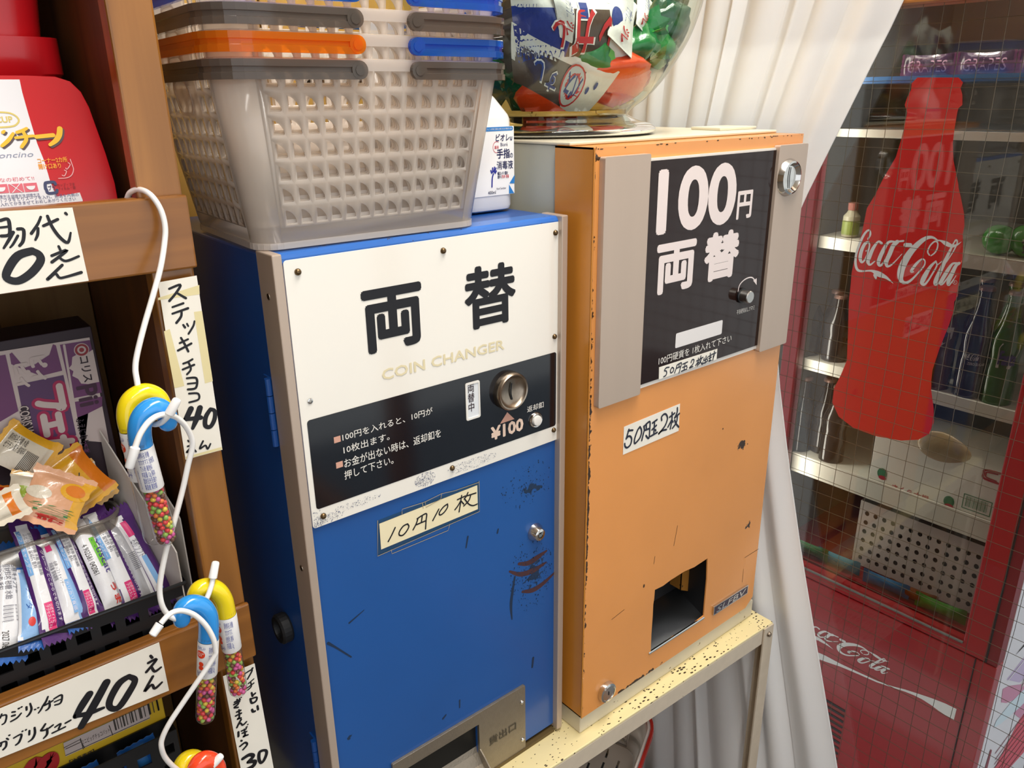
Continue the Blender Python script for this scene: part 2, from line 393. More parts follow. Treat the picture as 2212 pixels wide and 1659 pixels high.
# ---------------- blue coin changer ----------------
def stain_paint(name, col, rough, blobs, rust, fine):
    """enamel with worn-through patches: blobs = [(x,z,radius_x,radius_z,angle)] in world metres on the front"""
    m, N, L, b = newmat(name); b.inputs['Roughness'].default_value = rough; b.inputs['Coat Weight'].default_value = .25; b.inputs['Coat Roughness'].default_value = .12
    tc = N.new('ShaderNodeTexCoord'); n1 = N.new('ShaderNodeTexNoise'); n1.inputs['Scale'].default_value = 6; n1.inputs['Detail'].default_value = 5
    L.new(tc.outputs['Object'], n1.inputs['Vector'])
    c = lin(col); mx = N.new('ShaderNodeMix'); mx.data_type = 'RGBA'
    mx.inputs[6].default_value = tuple(x*.86 for x in c[:3])+(1,); mx.inputs[7].default_value = tuple(min(1, x*1.12) for x in c[:3])+(1,)
    L.new(n1.outputs[0], mx.inputs[0]); cur = mx.outputs[2]
    acc = None
    for (x, z, rx, rz, an) in blobs:
        mp = N.new('ShaderNodeMapping'); mp.vector_type = 'TEXTURE'; mp.inputs['Location'].default_value = (x, 0, z); mp.inputs['Rotation'].default_value = (0, an, 0); mp.inputs['Scale'].default_value = (rx, 1e3, rz)
        gr = N.new('ShaderNodeTexGradient'); gr.gradient_type = 'SPHERICAL'; L.new(tc.outputs['Object'], mp.inputs[0]); L.new(mp.outputs[0], gr.inputs[0])
        if acc is None: acc = gr.outputs['Fac']
        else:
            a = N.new('ShaderNodeMath'); a.operation = 'MAXIMUM'; L.new(acc, a.inputs[0]); L.new(gr.outputs['Fac'], a.inputs[1]); acc = a.outputs[0]
    n2 = N.new('ShaderNodeTexNoise'); n2.inputs['Scale'].default_value = 130; n2.inputs['Detail'].default_value = 4; L.new(tc.outputs['Object'], n2.inputs['Vector'])
    ad = N.new('ShaderNodeMath'); ad.operation = 'MULTIPLY_ADD'; ad.inputs[1].default_value = .55
    if acc is not None: L.new(acc, ad.inputs[0])
    else: ad.inputs[0].default_value = 0
    L.new(n2.outputs[0], ad.inputs[2])
    mr = N.new('ShaderNodeMapRange'); mr.inputs[1].default_value = fine; mr.inputs[2].default_value = fine+.05; L.new(ad.outputs[0], mr.inputs[0])
    mx2 = N.new('ShaderNodeMix'); mx2.data_type = 'RGBA'; mx2.inputs[7].default_value = lin(rust); L.new(mr.outputs[0], mx2.inputs[0]); L.new(cur, mx2.inputs[6])
    L.new(mx2.outputs[2], b.inputs['Base Color'])
    return m
LK = (.2895,.9516)
blue = stain_paint('blue_enamel', '#1b559c', .3, [(.02, .80, .012, .012, 0), (LK[0]-.004, LK[1]+.062, .035, .02, .2), (LK[0], LK[1]-.055, .035, .05, .1)], '#16304f', .86)
blue_side = M('blue_enamel_side', '#164a92', .35, noise=(8, .1), coat=.2)
t = thing('coin_changer', 'blue steel coin changer with a white and black acrylic front', 'coin changer', (.165, .15, .6306))
BC = t
BZ0, BZ1 = .6306, 1.3294
G().box(-.0045, .3295, .034, .30, BZ0, BZ1-.001).obj('body', blue_side, t, bevel=.002)
G().tube([(-.002, .012, BZ1-.006), (.3, .012, BZ1-.006), (.322, .012, BZ1-.006)], .0065, 12).box(-.002, .322, .012, .034, BZ1-.012, BZ1+.0003).obj('top_lip', M('blue_lip', '#2a66b6', .3, coat=.3, spots=(150, .68, '#3c2a22')), t)
for nm, x0, x1 in (('frame_strip', -.0055, .0032), ('frame_strip', .3215, .3305)):
    o = G().box(x0, x1, -.0005, .0335, BZ0+.0002, BZ1+.0012).obj(nm, steel, t, bevel=.0012)
    if x0 < 0:
        for zz in (1.293, 1.023):
            G().lathe([(0, .0006), (.0028, .0005), (.003, 0)], 14, (x0, .016, zz), (-1, 0, 0)).obj('side_screw', nickel, o)
hz = [(-.0015,.034,1.2143),(-.007,.034,1.1468),(-.0055,.034,.7952),(-.0088,.034,.7382)]
for a, b in ((0, 1), (2, 3)):
    z1, z0 = hz[a][2], hz[b][2]; g = G()
    for k in range(4):
        q0 = z0+(z1-z0)*k/4; g.cyl((-.0075, .0365, q0+.0004), (-.0075, .0365, q0+(z1-z0)/4-.0004), .0032, n=12)
    g.box(-.0062, -.004, .036, .05, z0, z1).obj('hinge', blue_side, t)
kn = [(-.0145,.075,.9214)][0]
o = G().lathe([(.0155, 0), (.0165, .002), (.0165, .010), (.0145, .012), (.010, .012), (.009, .004), (0, .004)], 24, (-.0045, kn[1], kn[2]), (-1, 0, 0)).obj('rubber_bumper', M('black_rubber', '#17181a', .55), t)
G().lathe([(0, .0048), (.0085, .0046), (.0088, .003)], 20, (-.0045, kn[1], kn[2]), (-1, 0, 0)).obj('bumper_screw', M('pink_cap', '#7a4a42', .5), o)
# acrylic sign panel
B = FY(.0055)
acr = M('white_acrylic', '#f1ede3', .12, coat=.5, noise=(12, .015))
PB = (.0063,1.0665,.3255,1.3237)
pan = G().rect(PB, B, -.0029, 0, .003).obj('sign_panel', acr, t, bevel=.0006)
blk = M('black_acrylic_print', '#0a0d16', .1, coat=.5)
BB = (.0116,1.0854,.3196,1.1768)
G().rect(BB, B, .0003, None, .003).obj('black_band', blk, pan)
text('両', (.0762,1.2249,.1419,1.2861), B, .0004, ink, pan, .036)
text('替', (.1926,1.2251,.2604,1.2905), B, .0004, ink, pan, .027)
text('COIN CHANGER', (.0922,1.1961,.2435,1.2073), B, .0004, M('pale_gold_print', '#e2d6b0', .4), pan, .03)
wprint = M('white_print', '#e6e2da', .4)
for s, bx in (('100円を入れると、10円が', (.0449,1.1467,.1475,1.1545)), ('10枚出ます。', (.0448,1.1333,.0955,1.1415)),
              ('お金が出ない時は、返却釦を', (.0442,1.1186,.1565,1.1282)), ('押して下さい。', (.0433,1.1064,.098,1.1156))):
    text(s, bx, B, .0005, wprint, pan, .006)
peach = M('peach_print', '#d3a08c', .45)
g = G()
for bx in ((.0361,1.1471,.043,1.1533), (.0358,1.1209,.0429,1.1271)): g.rect(bx, B, .0005)
g.prism([(.2459,1.1222),(.2352,1.111),(.2562,1.1112)], B, .0005).obj('print_mark', peach, pan)
text('¥100', (.2223,1.0939,.2693,1.1103), B, .0005, M('pale_peach_print', '#e8cdb9', .4), pan, .05)
text('返却釦', (.2751,1.1137,.3002,1.1212), B, .0005, wprint, pan, .006)
wo = (.1895,1.1272,.2084,1.1695); wi = (.1918,1.1296,.2067,1.1671)
wf = G().prism([rrect(wo, .0022), rrect(wi, .001)[::-1]], B, .0004, .0012).obj('indicator_frame', M('white_frame', '#e9e6df', .35), pan)
wn = G().rect(wi, B, .0005).obj('indicator_window', M('indicator_white', '#dfe3e6', .2), wf)
text('両\n替\n中', (.1925,1.1363,.2012,1.1672), B, .0008, M('brown_print', '#3a2a2e', .4), wf, .01)
bc = (.2486,1.1477); BR = .0213
bz = G().lathe([(0, .0035), (BR*.62, .0042), (BR*.78, .0062), (BR*.86, .0092), (BR*.93, .0098), (BR, .0080), (BR*1.02, .0045), (BR*1.03, 0)], 40, B(*bc), B.N).obj('coin_slot_bezel', nickel, t, smooth='auto')
G().stroke([(bc[0]+.0005, bc[1]+.0085, .0018), (bc[0]-.0007, bc[1]+.002, .0021), (bc[0]-.0005, bc[1]-.004, .002), (bc[0]+.0009, bc[1]-.0095, .0019)], .002, B, .0050).obj('coin_slot', dark, bz)
rb = (.2875,1.1016)
o = G().lathe([(.0064, .0005), (.0072, .003), (.0082, .0034), (.0092, .002), (.0095, 0)], 28, B(*rb), B.N).obj('button_ring', chrome, t, smooth='auto')
G().lathe([(0, .0052), (.0044, .0056), (.0058, .0052), (.0062, .004), (.0062, 0)], 28, B(*rb), B.N).obj('return_button', white_plastic, o, smooth='auto')
SP = [(.0184,1.3126),(.1693,1.3116),(.317,1.3123),(.3167,1.1955),(.3163,1.0804),(.169,1.0784),(.0176,1.0766)]
for i, c in enumerate(SP):
    G().lathe([(0, .0032), (.0016, .0029), (.0028, .0016), (.0031, .0002), (.0031, 0)], 16, B(*c), B.N).obj('screw', brass, pan, smooth=True)
c = (.0169,1.1948)
G().lathe([(.0011, .0003), (.0014, .0012), (.0026, .0008), (.0027, 0)], 16, B(*c), B.N).obj('screw_insert', chrome, pan)
# flaked print along the lower edge of the panel
g = G(); rn = random.Random(3)
for (u, v, ru, rv, n) in ((.012+PB[0], PB[1]+.006, .022, .005, 150), (PB[0]+.045, PB[1]+.011, .03, .004, 120), (PB[0]+.128, PB[1]+.010, .013, .008, 260), (PB[0]+.19, PB[1]+.009, .035, .006, 200), (PB[0]+.005, PB[1]+.01, .005, .012, 60)):
    for k in range(n):
        a, rr = rn.uniform(0, 2*pi), sqrt(rn.random()); x, y = u+ru*rr*cos(a), v+rv*rr*sin(a)
        if PB[0]+.001 < x < PB[2]-.002 and PB[1]+.001 < y < BB[1]+.002:
            s = rn.uniform(.0002, .00055); q = rn.uniform(0, 3); g.disc((x, y), s, B, .00055, None, 5, s*.7)
g.obj('flaked_print', M('flaked_blue', '#3a4a78', .6), pan)['kind'] = 'stuff'
D = FY(.0085)
# taped paper label
D = FY(.0085)
LB = [(.0781,1.0438),(.0778,1.0136),(.2035,1.0148),(.2037,1.0449)]
pl = G().prism(LB, D, .0004, .0006).obj('paper_label', paper_old, t, label='yellowed paper strip reading 10円10枚 taped on the door')
g = G()
for s in [[(.096,1.0326),(.0916,1.026),(.0867,1.0197)],[(.111,1.0312),(.1058,1.0306),(.101,1.0263),(.1002,1.0222),(.1041,1.0202),(.1089,1.0228),(.1124,1.0274),(.111,1.0312)],[(.1242,1.0328),(.1215,1.0272),(.1173,1.0217)],[(.1231,1.0328),(.1297,1.0344),(.1351,1.0343),(.1341,1.0269),(.1328,1.0168)],[(.1222,1.0261),(.1339,1.0265)],[(.1296,1.0337),(.128,1.0265)],[(.151,1.0341),(.1425,1.0233)],[(.1625,1.0362),(.157,1.0345),(.1515,1.0298),(.1523,1.0264),(.1574,1.0276),(.1623,1.0322),(.1625,1.0362)],[(.1759,1.0367),(.1868,1.0375)],[(.1817,1.0398),(.1796,1.0302),(.1775,1.021)],[(.1797,1.0333),(.1761,1.0289),(.172,1.0257)],[(.1803,1.0339),(.1841,1.0284)],[(.1904,1.0404),(.1879,1.0366),(.1849,1.0345)],[(.1885,1.0369),(.2013,1.0361)],[(.1943,1.0365),(.1911,1.0302),(.184,1.026)],[(.1855,1.0343),(.1909,1.0259),(.1966,1.0219),(.2025,1.0217)]]:
    g.stroke(s, .0017, D, .0008)
g.obj('handwriting', ink, pl)
g = G().prism([[(.0763,1.0483),(.073,1.0079),(.2055,1.0113),(.206,1.0492)], LB[::-1]], D, .0007)
g.obj('clear_tape', tape, pl)
tg = M('tape_edge', '#a8997a', .5); g = G()
for s in [[(.0763,1.0483),(.073,1.0079),(.2055,1.0113),(.206,1.0492)],[(.1052,1.0454),(.1056,1.0507),(.1306,1.0492),(.1341,1.0491),(.1555,1.0514),(.1724,1.0489),(.2051,1.0479)],[(.1306,1.0492),(.1313,1.0424)],[(.1341,1.0491),(.1348,1.0422),(.154,1.0453),(.1555,1.0514)],[(.0892,1.009),(.0899,1.0038),(.1616,1.0038),(.1644,1.0108)]]:
    g.stroke(s, .0007, D, .0010, smooth=False)
g.obj('tape_edge', tg, pl)
# lock
o = G().lathe([(0, .0105), (.0064, .0105), (.0076, .0098), (.0112, .002), (.0117, 0)], 28, D(*LK), D.N).obj('lock', chrome, t, smooth='auto')
g = G().stroke([(LK[0]+.0036*cos(a), LK[1]+.0036*sin(a)) for a in [radians(60+20*k) for k in range(15)]], .0009, D, .0108); g.disc((LK[0], LK[1]+.0022), .0009, D, .0109, None, 8)
g.obj('keyhole', dark, o)
# cast coin outlet
cast = M('cast_metal', '#968c7d', .42, metal=.75, noise=(160, .1), bump=(400, .2))
OB = (.0685,.6279,.269,.7337); x0, z1, x1 = OB[0], OB[3], OB[2]; z0 = (.269,.6279)[1]
ho = [(.1932,.7171),(.1946,.6727)]; hx1 = ho[0][0]; hz1 = ho[0][1]-.001; hz0 = ho[1][1]-.02; hx0 = x0+.012
door = G().prism([rrect((.003, BZ0+.006, .3215, BZ1-.012)), rrect((hx0+.001, z0+.009, hx1-.001, hz1-.001))[::-1]], D, -.0245, 0).obj('door', blue, t)
cp = G().prism([rrect((x0, z0, x1, z1), .002), rrect((hx0, z0+.008, hx1, hz1), .003)[::-1]], D, 0, .0035).obj('outlet_plate', cast, t, bevel=.0012)
G().box(hx0, hx1, .012, .0325, z0+.008, hz1).obj('outlet_back', M('dark_metal_chute', '#2a2a28', .4, metal=.6), cp)
D0 = D
g = G(); zm = ho[1][1]
for i in range(9):                                  # scoop running out of the opening
    pass
prof = [(.0330, hz1-.006), (.020, hz1-.020), (.010, zm-.004), (.001, zm-.016), (-.010, zm-.024), (-.022, zm-.026), (-.024, zm-.022)]
prof = [(max(.0126, y) if z > zm else y, z) for y, z in prof]
n = len(prof); g.add([(x, y, z) for x in (hx0, hx1) for y, z in prof], [(i, i+1, n+i+1, n+i) for i in range(n-1)])
for x, dx in ((hx0, .002), (hx1, -.002)):
    g.prism([(.0125, hz1), (.0125, zm-.02), (-.024, zm-.028), (-.025, zm-.020), (-.004, zm-.002), (.0045, zm+.004), (.0045, hz1)], PLN((x, 0, 0), (0, 1, 0), (0, 0, 1)), 0, dx*.9 if dx > 0 else None)
g.obj('coin_scoop', cast, cp, solid=.0016)
for c in [(.2627,.7099),(.2634,.6472)]:
    G().lathe([(0, .0062), (.002, .0058), (.003, .0045), (.0031, .0035)], 14, D(*c), D.N).obj('screw', chrome, cp, smooth=True)
text('貨出口', (.2073,.6715,.2524,.6845), D, .0042, M('raised_letter', '#57524a', .4, metal=.6), cp, .01)
rust, scuff = M('rust_streak', '#47272a', .6), M('dark_scuff', '#122a47', .5)
for s_ in [[(.2632,.9176,.00386),(.2773,.9124,.00672),(.2924,.9139,.00737),(.3083,.9171,.00287)],[(.2486,.913,.00272),(.2653,.9018,.00612),(.2863,.898,.00739),(.3078,.9008,.00232)],[(.2686,.875,.0034),(.2862,.8697,.00693),(.3048,.8723,.00586),(.3243,.8801,.00238)]]:
    G().stroke(s_, .005, D, .0002).obj('rust_streak', rust, door)
g = G(); rn = random.Random(11)
for s_ in [[(.1855,.9719,.00198),(.1886,.985,.00247)],[(.0095,.9315,.00337),(.0178,.9215,.00214),(.033,.9019,.00176)],[(.0347,.9438,.00215),(.0525,.951,.00087)],[(.2565,.9017,.00276),(.2501,.8675,.00447),(.2512,.8426,.0017)],[(.2858,.7657,.00365),(.2841,.7519,.00306)],[(.1676,.7663,.00219),(.1671,.7554,.00165)],[(.1425,.7535,.00269),(.1467,.7565,.00215)],[(.231,.9732,.00259),(.2324,.9776,.00207)]]: g.stroke(s_, .002, D, .0002)
c1, c2 = (.2832,.8953), (.2781,1.0195)
for k in range(420):
    c = c1 if k < 290 else c2; a, rr = rn.uniform(0, 2*pi), rn.random()**.7
    u, v = c[0]+(.034 if k < 290 else .04)*rr*cos(a), c[1]+(.055 if k < 290 else .03)*rr*sin(a)
    if u < .3195: q = rn.uniform(.0003, .0012); g.disc((u, v), q*.7, D, .00025, None, 6, q)
g.obj('scuff_marks', scuff, door)['kind'] = 'stuff'
# ---------------- orange coin changer ----------------
t = thing('coin_changer', 'orange steel coin changer with a dark brown 100円両替 panel', 'coin changer', (.54, .15, TZ))
O = FY(-.028); OX = (.3422,.657,.7367,1.3997)
ox0, ox1, oz0, oz1 = .3405, .7345, .6585, 1.4005
orange = stain_paint('orange_enamel', '#e69a52', .26, [(ox0, 1.39, .02, .012, 0), (ox0+.002, 1.0, .006, .42, 0), (.70, .82, .02, .012, -.4), (.66, .97, .02, .015, .2), (.45, .66, .1, .006, 0)], '#3a2412', .80)
hole = [(.4804,.8006),(.4801,.7866),(.4787,.7768),(.4791,.7576),(.4786,.7278),(.4794,.6912),(.4982,.6946),(.5292,.6966),(.5647,.6946),(.6023,.6983),(.6021,.7186),(.6024,.7635),(.5993,.8021),(.5683,.8001),(.5449,.8028),(.5142,.8015),(.4979,.7993)]
outer = [(ox0, oz0), (ox1-.018, oz0), (ox1, oz0+.014), (ox1, oz1), (ox0, oz1)]
od = G().prism([outer, hole], O, -.002, 0).obj('door_front', orange, t)
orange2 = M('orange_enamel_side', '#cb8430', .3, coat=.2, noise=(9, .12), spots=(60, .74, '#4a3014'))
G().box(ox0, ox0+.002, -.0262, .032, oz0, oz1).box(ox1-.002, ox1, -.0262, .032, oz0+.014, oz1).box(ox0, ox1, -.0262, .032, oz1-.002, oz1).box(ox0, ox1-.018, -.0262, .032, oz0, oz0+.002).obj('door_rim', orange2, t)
tube_e = G().tube([(ox0+.0008, -.0272, oz0), (ox0+.0008, -.0272, oz1-.001)], .0012, 8).obj('door_edge', orange2, t)
grey = M('grey_cabinet_paint', '#c3c4b4', .4, noise=(7, .08, (1, 1, .3)), spots=(38, .70, '#55564c'))
G().box(.345, .731, .032, .345, .652, 1.4005).obj('cabinet', grey, t, bevel=.001)
ct = M('cream_cap', '#d9d2bb', .3, noise=(20, .06), spots=(60, .73, '#6b5c40'))
G().box(.3435, .7335, .012, .347, 1.4007, 1.4045).obj('cabinet_top', ct, t, bevel=.0012)
pk = [(.665, .055), (.742, .05), (.746, .105), (.672, .11)]
G().prism(pk, FZ(1.4046), 0, .004).obj('loose_cap_plate', ct, t, bevel=.001)
base_m = M('base_paint', '#d2c8b0', .45, noise=(18, .08), spots=(70, .69, '#5d4c30'))
G().box(.344, .7475, -.022, .345, TZ+.0005, .6570).obj('base', base_m, t, bevel=.0015)
# steel cover strips
sl = (.3476,1.1105,.4196,1.3912); sr = (.6649,1.1117,.7339,1.3885); 
lb = (sl[0]+.0005, (.3482,1.1111)[1], (.4196,1.3901)[0], sl[3])
rb2 = ((.6679,1.3859)[0], (.6665,1.1113)[1], ox1+.0005, sr[3])
G().rect(lb, O, .0002, .0085, .0025).obj('steel_strip', steel, t, bevel=.002, label='wide brushed steel strip left of the dark panel')
rs = G().rect(rb2, O, .0002, .0085, .0025).obj('steel_strip', steel, t, bevel=.002, label='brushed steel strip with the coin slot')
# dark sign
OP = FY(-.031)
sg = (lb[2]-.002, (.4148,1.1156)[1], rb2[0]+.003, (.4185,1.3856)[1])
G().rect(sg, O, .0002, .0028, 0).obj('sign_backing', M('white_trim', '#e9e3da', .3), t)
brown = M('brown_acrylic', '#241410', .08, spec=.3)
db = (sg[0], (.4144,1.121)[1], sg[2], (.4187,1.3828)[1])
op = G().rect(db, OP, .0001, .0012, 0).obj('sign_panel', brown, t)
wp2 = M('pinkish_white_print', '#e9dcd8', .35)
text('100', (.4382,1.2989,.5873,1.3735), OP, .0015, wp2, op, .045)
text('円', (.5914,1.3019,.6235,1.337), OP, .0015, wp2, op, .03)
text('両', (.4422,1.2282,.515,1.2883), OP, .0015, wp2, op, .04)
text('替', (.5318,1.2292,.6043,1.2908), OP, .0015, wp2, op, .045)
text('不良硬貨戻しツマミ', (.6112,1.1749,.6514,1.1817), OP, .0015, wprint, op)
text('100円硬貨を 1枚入れて下さい', (.4558,1.1392,.6044,1.1497), OP, .0015, wprint, op, .004)
G().rect((.4861,1.1545,.5812,1.1737), OP, .0015, None, .002).obj('blank_plate', M('plate_white', '#e6e2e0', .3), op)  # plain white plate in one even colour
g = G(); 
for s in [[(.6099,1.2071),(.6127,1.2159),(.6245,1.2214),(.6386,1.2213),(.649,1.2137)]]: g.stroke(s, .0017, OP, .0015)
g.prism([(.65,1.2187),(.6423,1.2165),(.6515,1.209)], OP, .0015).obj('turn_arrow', wp2, op)
kb = (.6178,1.2004)
o = G().lathe([(.0100, 0), (.0100, .0035), (.0092, .0042), (0, .0042)], 28, OP(*kb), OP.N).obj('knob_collar', black_plastic, t)
G().lathe([(.0082, .004), (.0082, .0150), (.0074, .0160), (0, .0160)], 28, OP(*kb), OP.N).obj('knob', M('satin_metal', '#b5b3af', .28, metal=1), o, smooth='auto')
lp = G().prism([(.4573,1.1362),(.458,1.12),(.5745,1.1206),(.5744,1.1354)], OP, .0013, .0016).obj('paper_label', paper, t, label='paper strip reading 50円玉2枚出ます on the dark panel')
g = G()
for s in [[(.473,1.1328),(.4694,1.132),(.4674,1.1295),(.471,1.1284),(.4721,1.125),(.4702,1.1225),(.4667,1.1218)],[(.4706,1.1328),(.4762,1.1322)],[(.4821,1.1307),(.4794,1.1276),(.4804,1.1236),(.4847,1.1249),(.4855,1.1282),(.4821,1.1307)],[(.4918,1.1316),(.4899,1.1266),(.4876,1.1219)],[(.4916,1.1315),(.4957,1.1324),(.5003,1.1323),(.4985,1.1254),(.4964,1.1197)],[(.4914,1.1274),(.4992,1.128)],[(.4958,1.1317),(.4956,1.1278)],[(.5029,1.1301),(.5126,1.131)],[(.5031,1.1257),(.5115,1.1263)],[(.5078,1.1298),(.5071,1.1264),(.5065,1.122)],[(.5011,1.121),(.5119,1.1216)],[(.5116,1.1247),(.5124,1.1235)],[(.5198,1.1285),(.5217,1.1318),(.5255,1.1309),(.5239,1.1257),(.5169,1.1218),(.5242,1.1223)],[(.5309,1.1282),(.5376,1.1285)],[(.5347,1.1312),(.5342,1.1262),(.5331,1.1208)],[(.5339,1.1261),(.5296,1.1222)],[(.5348,1.1259),(.5376,1.123)],[(.5396,1.1331),(.5384,1.1288)],[(.5375,1.1293),(.544,1.1303)],[(.5417,1.1297),(.5393,1.1258),(.5352,1.1221)],[(.5381,1.1266),(.5435,1.1205)],[(.5469,1.1284),(.5461,1.1256),(.5513,1.126)],[(.5508,1.1307),(.5501,1.1256),(.5495,1.1211)],[(.5538,1.1284),(.553,1.1256)],[(.5446,1.1237),(.5443,1.1215),(.5539,1.1227),(.5542,1.1246)],[(.5558,1.1287),(.5617,1.1297)],[(.5569,1.1258),(.5621,1.1266)],[(.5595,1.1326),(.5596,1.1258),(.559,1.1229),(.5568,1.122),(.5626,1.1221)],[(.563,1.1302),(.5716,1.1307)],[(.5677,1.1338),(.5679,1.1281),(.5659,1.1259),(.5677,1.1286),(.5656,1.1213)]]: g.stroke(s, .0017, OP, .0019)
g.obj('handwriting', ink_blue, lp)
lp = G().prism([(.4019,1.071),(.402,1.0334),(.5091,1.0349),(.5084,1.0736)], O, .0003, .0006).obj('paper_label', paper, t, label='white paper strip reading 50円玉2枚 on the orange door')
g = G()
for s in [[(.4107,1.0651),(.4084,1.0589),(.4064,1.0539)],[(.4095,1.0633),(.4135,1.0631),(.4178,1.0621)],[(.4064,1.0541),(.4106,1.0561),(.4146,1.0542),(.4166,1.0497),(.4146,1.0434),(.4088,1.0412),(.405,1.0441),(.4041,1.048)],[(.4311,1.0629),(.427,1.0595),(.4225,1.0504),(.4218,1.0452),(.4237,1.0426),(.4312,1.0469),(.4342,1.0524),(.4342,1.0579),(.4311,1.0629)],[(.4383,1.0616),(.4397,1.0568),(.4377,1.0499),(.4358,1.043)],[(.439,1.0612),(.4443,1.0639),(.4497,1.0644),(.4501,1.0543),(.4493,1.042),(.4434,1.0473)],[(.443,1.0628),(.4435,1.0552)],[(.4408,1.0555),(.449,1.0554)],[(.4548,1.0614),(.4633,1.0636)],[(.4587,1.0609),(.4586,1.0524),(.4585,1.0444)],[(.4544,1.0522),(.4627,1.056)],[(.4523,1.0438),(.4651,1.0455)],[(.4612,1.0505),(.462,1.0486)],[(.4728,1.0602),(.4719,1.0647),(.4754,1.0673),(.4797,1.0669),(.4833,1.0626),(.4837,1.0574),(.479,1.0496),(.4675,1.0422),(.4736,1.0451),(.4832,1.0443)],[(.4882,1.0602),(.498,1.0632)],[(.4927,1.0656),(.4933,1.0548),(.4911,1.0431)],[(.4929,1.0553),(.486,1.0471)],[(.493,1.0548),(.4958,1.0515)],[(.503,1.0692),(.5032,1.0633),(.4987,1.0564)],[(.499,1.0567),(.508,1.0599)],[(.5043,1.0588),(.503,1.049),(.4955,1.0428)],[(.499,1.0531),(.5025,1.0471),(.5084,1.0408)]]: g.stroke(s, .0027, O, .0009)
g.obj('handwriting', ink_blue, lp)
c = (.6937,1.3471)
P8 = FY(-.0365)
bz = G().lathe([(0, .0020), (.0150, .0022), (.0168, .0042), (.0190, .0074), (.0212, .0066), (.0240, .0014), (.0245, 0)], 40, P8(*c), P8.N).obj('coin_slot_bezel', chrome, rs, smooth='auto')
G().stroke([(c[0]-.0005, c[1]+.0125, .0018), (c[0]-.0015, c[1], .002), (c[0]+.0003, c[1]-.0130, .0018)], .0018, P8, .0032).obj('coin_slot', dark, bz)
# outlet behind the hole
chute = M('chute_steel', '#55575a', .3, metal=.9); hx = [a[0] for a in hole]; hzv = [a[1] for a in hole]
cx0, cx1, cz0, cz1 = min(hx)-.004, max(hx)+.004, min(hzv)-.004, max(hzv)+.004
ch = G().add([(cx0, -.024, cz0+.006), (cx1, -.024, cz0+.006), (cx1, .03, cz0+.030), (cx0, .03, cz0+.030)], [(0, 1, 2, 3)]).obj('chute_floor', chute, t, solid=.001)
G().box(cx0-.002, cx0, -.0258, .031, cz0, cz1).box(cx1, cx1+.002, -.0258, .031, cz0, cz1).box(cx0, cx1, .0295, .0312, cz0, cz1).box(cx0, cx1, -.0258, .031, cz1, cz1+.002).obj('chute_wall', M('black_chute', '#141416', .5), ch)
G().tube([(cx0, -.0275, cz0+.0075), (cx1-.004, -.0275, cz0+.0075)], .0022, 10).obj('chute_lip', chrome, ch)
kx = cx1-.018
G().prism([(kx, cz0+.045), (kx, cz1-.016), (cx1, cz1-.014), (cx1, cz0+.035)], FY(.010), 0, .002).box(kx, kx+.001, .008, .03, cz0+.045, cz1-.016).obj('coin_guide', M('rusty_yellow', '#a8702a', .5, spots=(80, .62, '#3a2a18')), ch)
# badge and lock
bq = [(.6233,.7058),(.627,.6892),(.7136,.6915),(.7131,.7035)]
bx = (min(a[0] for a in bq), min(bq[0][1], bq[1][1], bq[2][1])+.0005, max(a[0] for a in bq), bq[0][1])
bd = G().rect(bx, O, .0002, .0030, .0008).obj('maker_badge', chrome, t, bevel=.0006)
G().rect((bx[0]+.002, bx[1]+.0018, bx[2]-.002, bx[3]-.0018), O, .0032).obj('badge_field', M('purple_field', '#3a2c3e', .25), bd)
text('SLFBV', (bx[0]+.006, bx[1]+.0028, bx[2]-.006, bx[3]-.0028), O, .0035, chrome, bd, .03, .2)
c = (.3859,.6795)
o = G().lathe([(.0150, 0), (.0150, .0025), (.0142, .0065), (.0115, .0074), (.0110, .0066), (0, .0066)], 32, O(*c), O.N).obj('lock', chrome, t, smooth='auto')
G().rect((c[0]-.0008, c[1]-.003, c[0]+.0008, c[1]+.003), O, .0070).obj('keyhole', dark, o)
g = G(); rn = random.Random(5)
for k in range(60):                                  # chips along the door edge
    z = rn.uniform(oz0, oz1)
    if rn.random() < .5 and not .66 < z < 1.25: continue
    g.disc((ox0+rn.uniform(.0006, .002), z), rn.uniform(.0003, .0009), O, .0003, None, 6, rn.uniform(.0004, .003))
for k in range(26):
    g.disc((ox0+rn.uniform(0, .39), oz1-rn.uniform(.0004, .0022)), rn.uniform(.0006, .003), O, .0003, None, 6, .0006)
for s in [[(.3932,.7936),(.4175,.7979)],[(.5214,.8875),(.516,.8574)],[(.4761,.8568),(.4743,.8455)],[(.6986,.7408),(.6989,.716)],[(.7363,.7623),(.6988,.7616)]]: g.stroke(s, .0007, O, .0003, False)
g.disc((.6092,1.0091), .0013, O, .0003, None, 8); g.disc((.456,.8182), .0018, O, .0003, None, 7, .003)
g.obj('paint_chip', M('bare_rust', '#3d2a1a', .6), od)['kind'] = 'stuff'

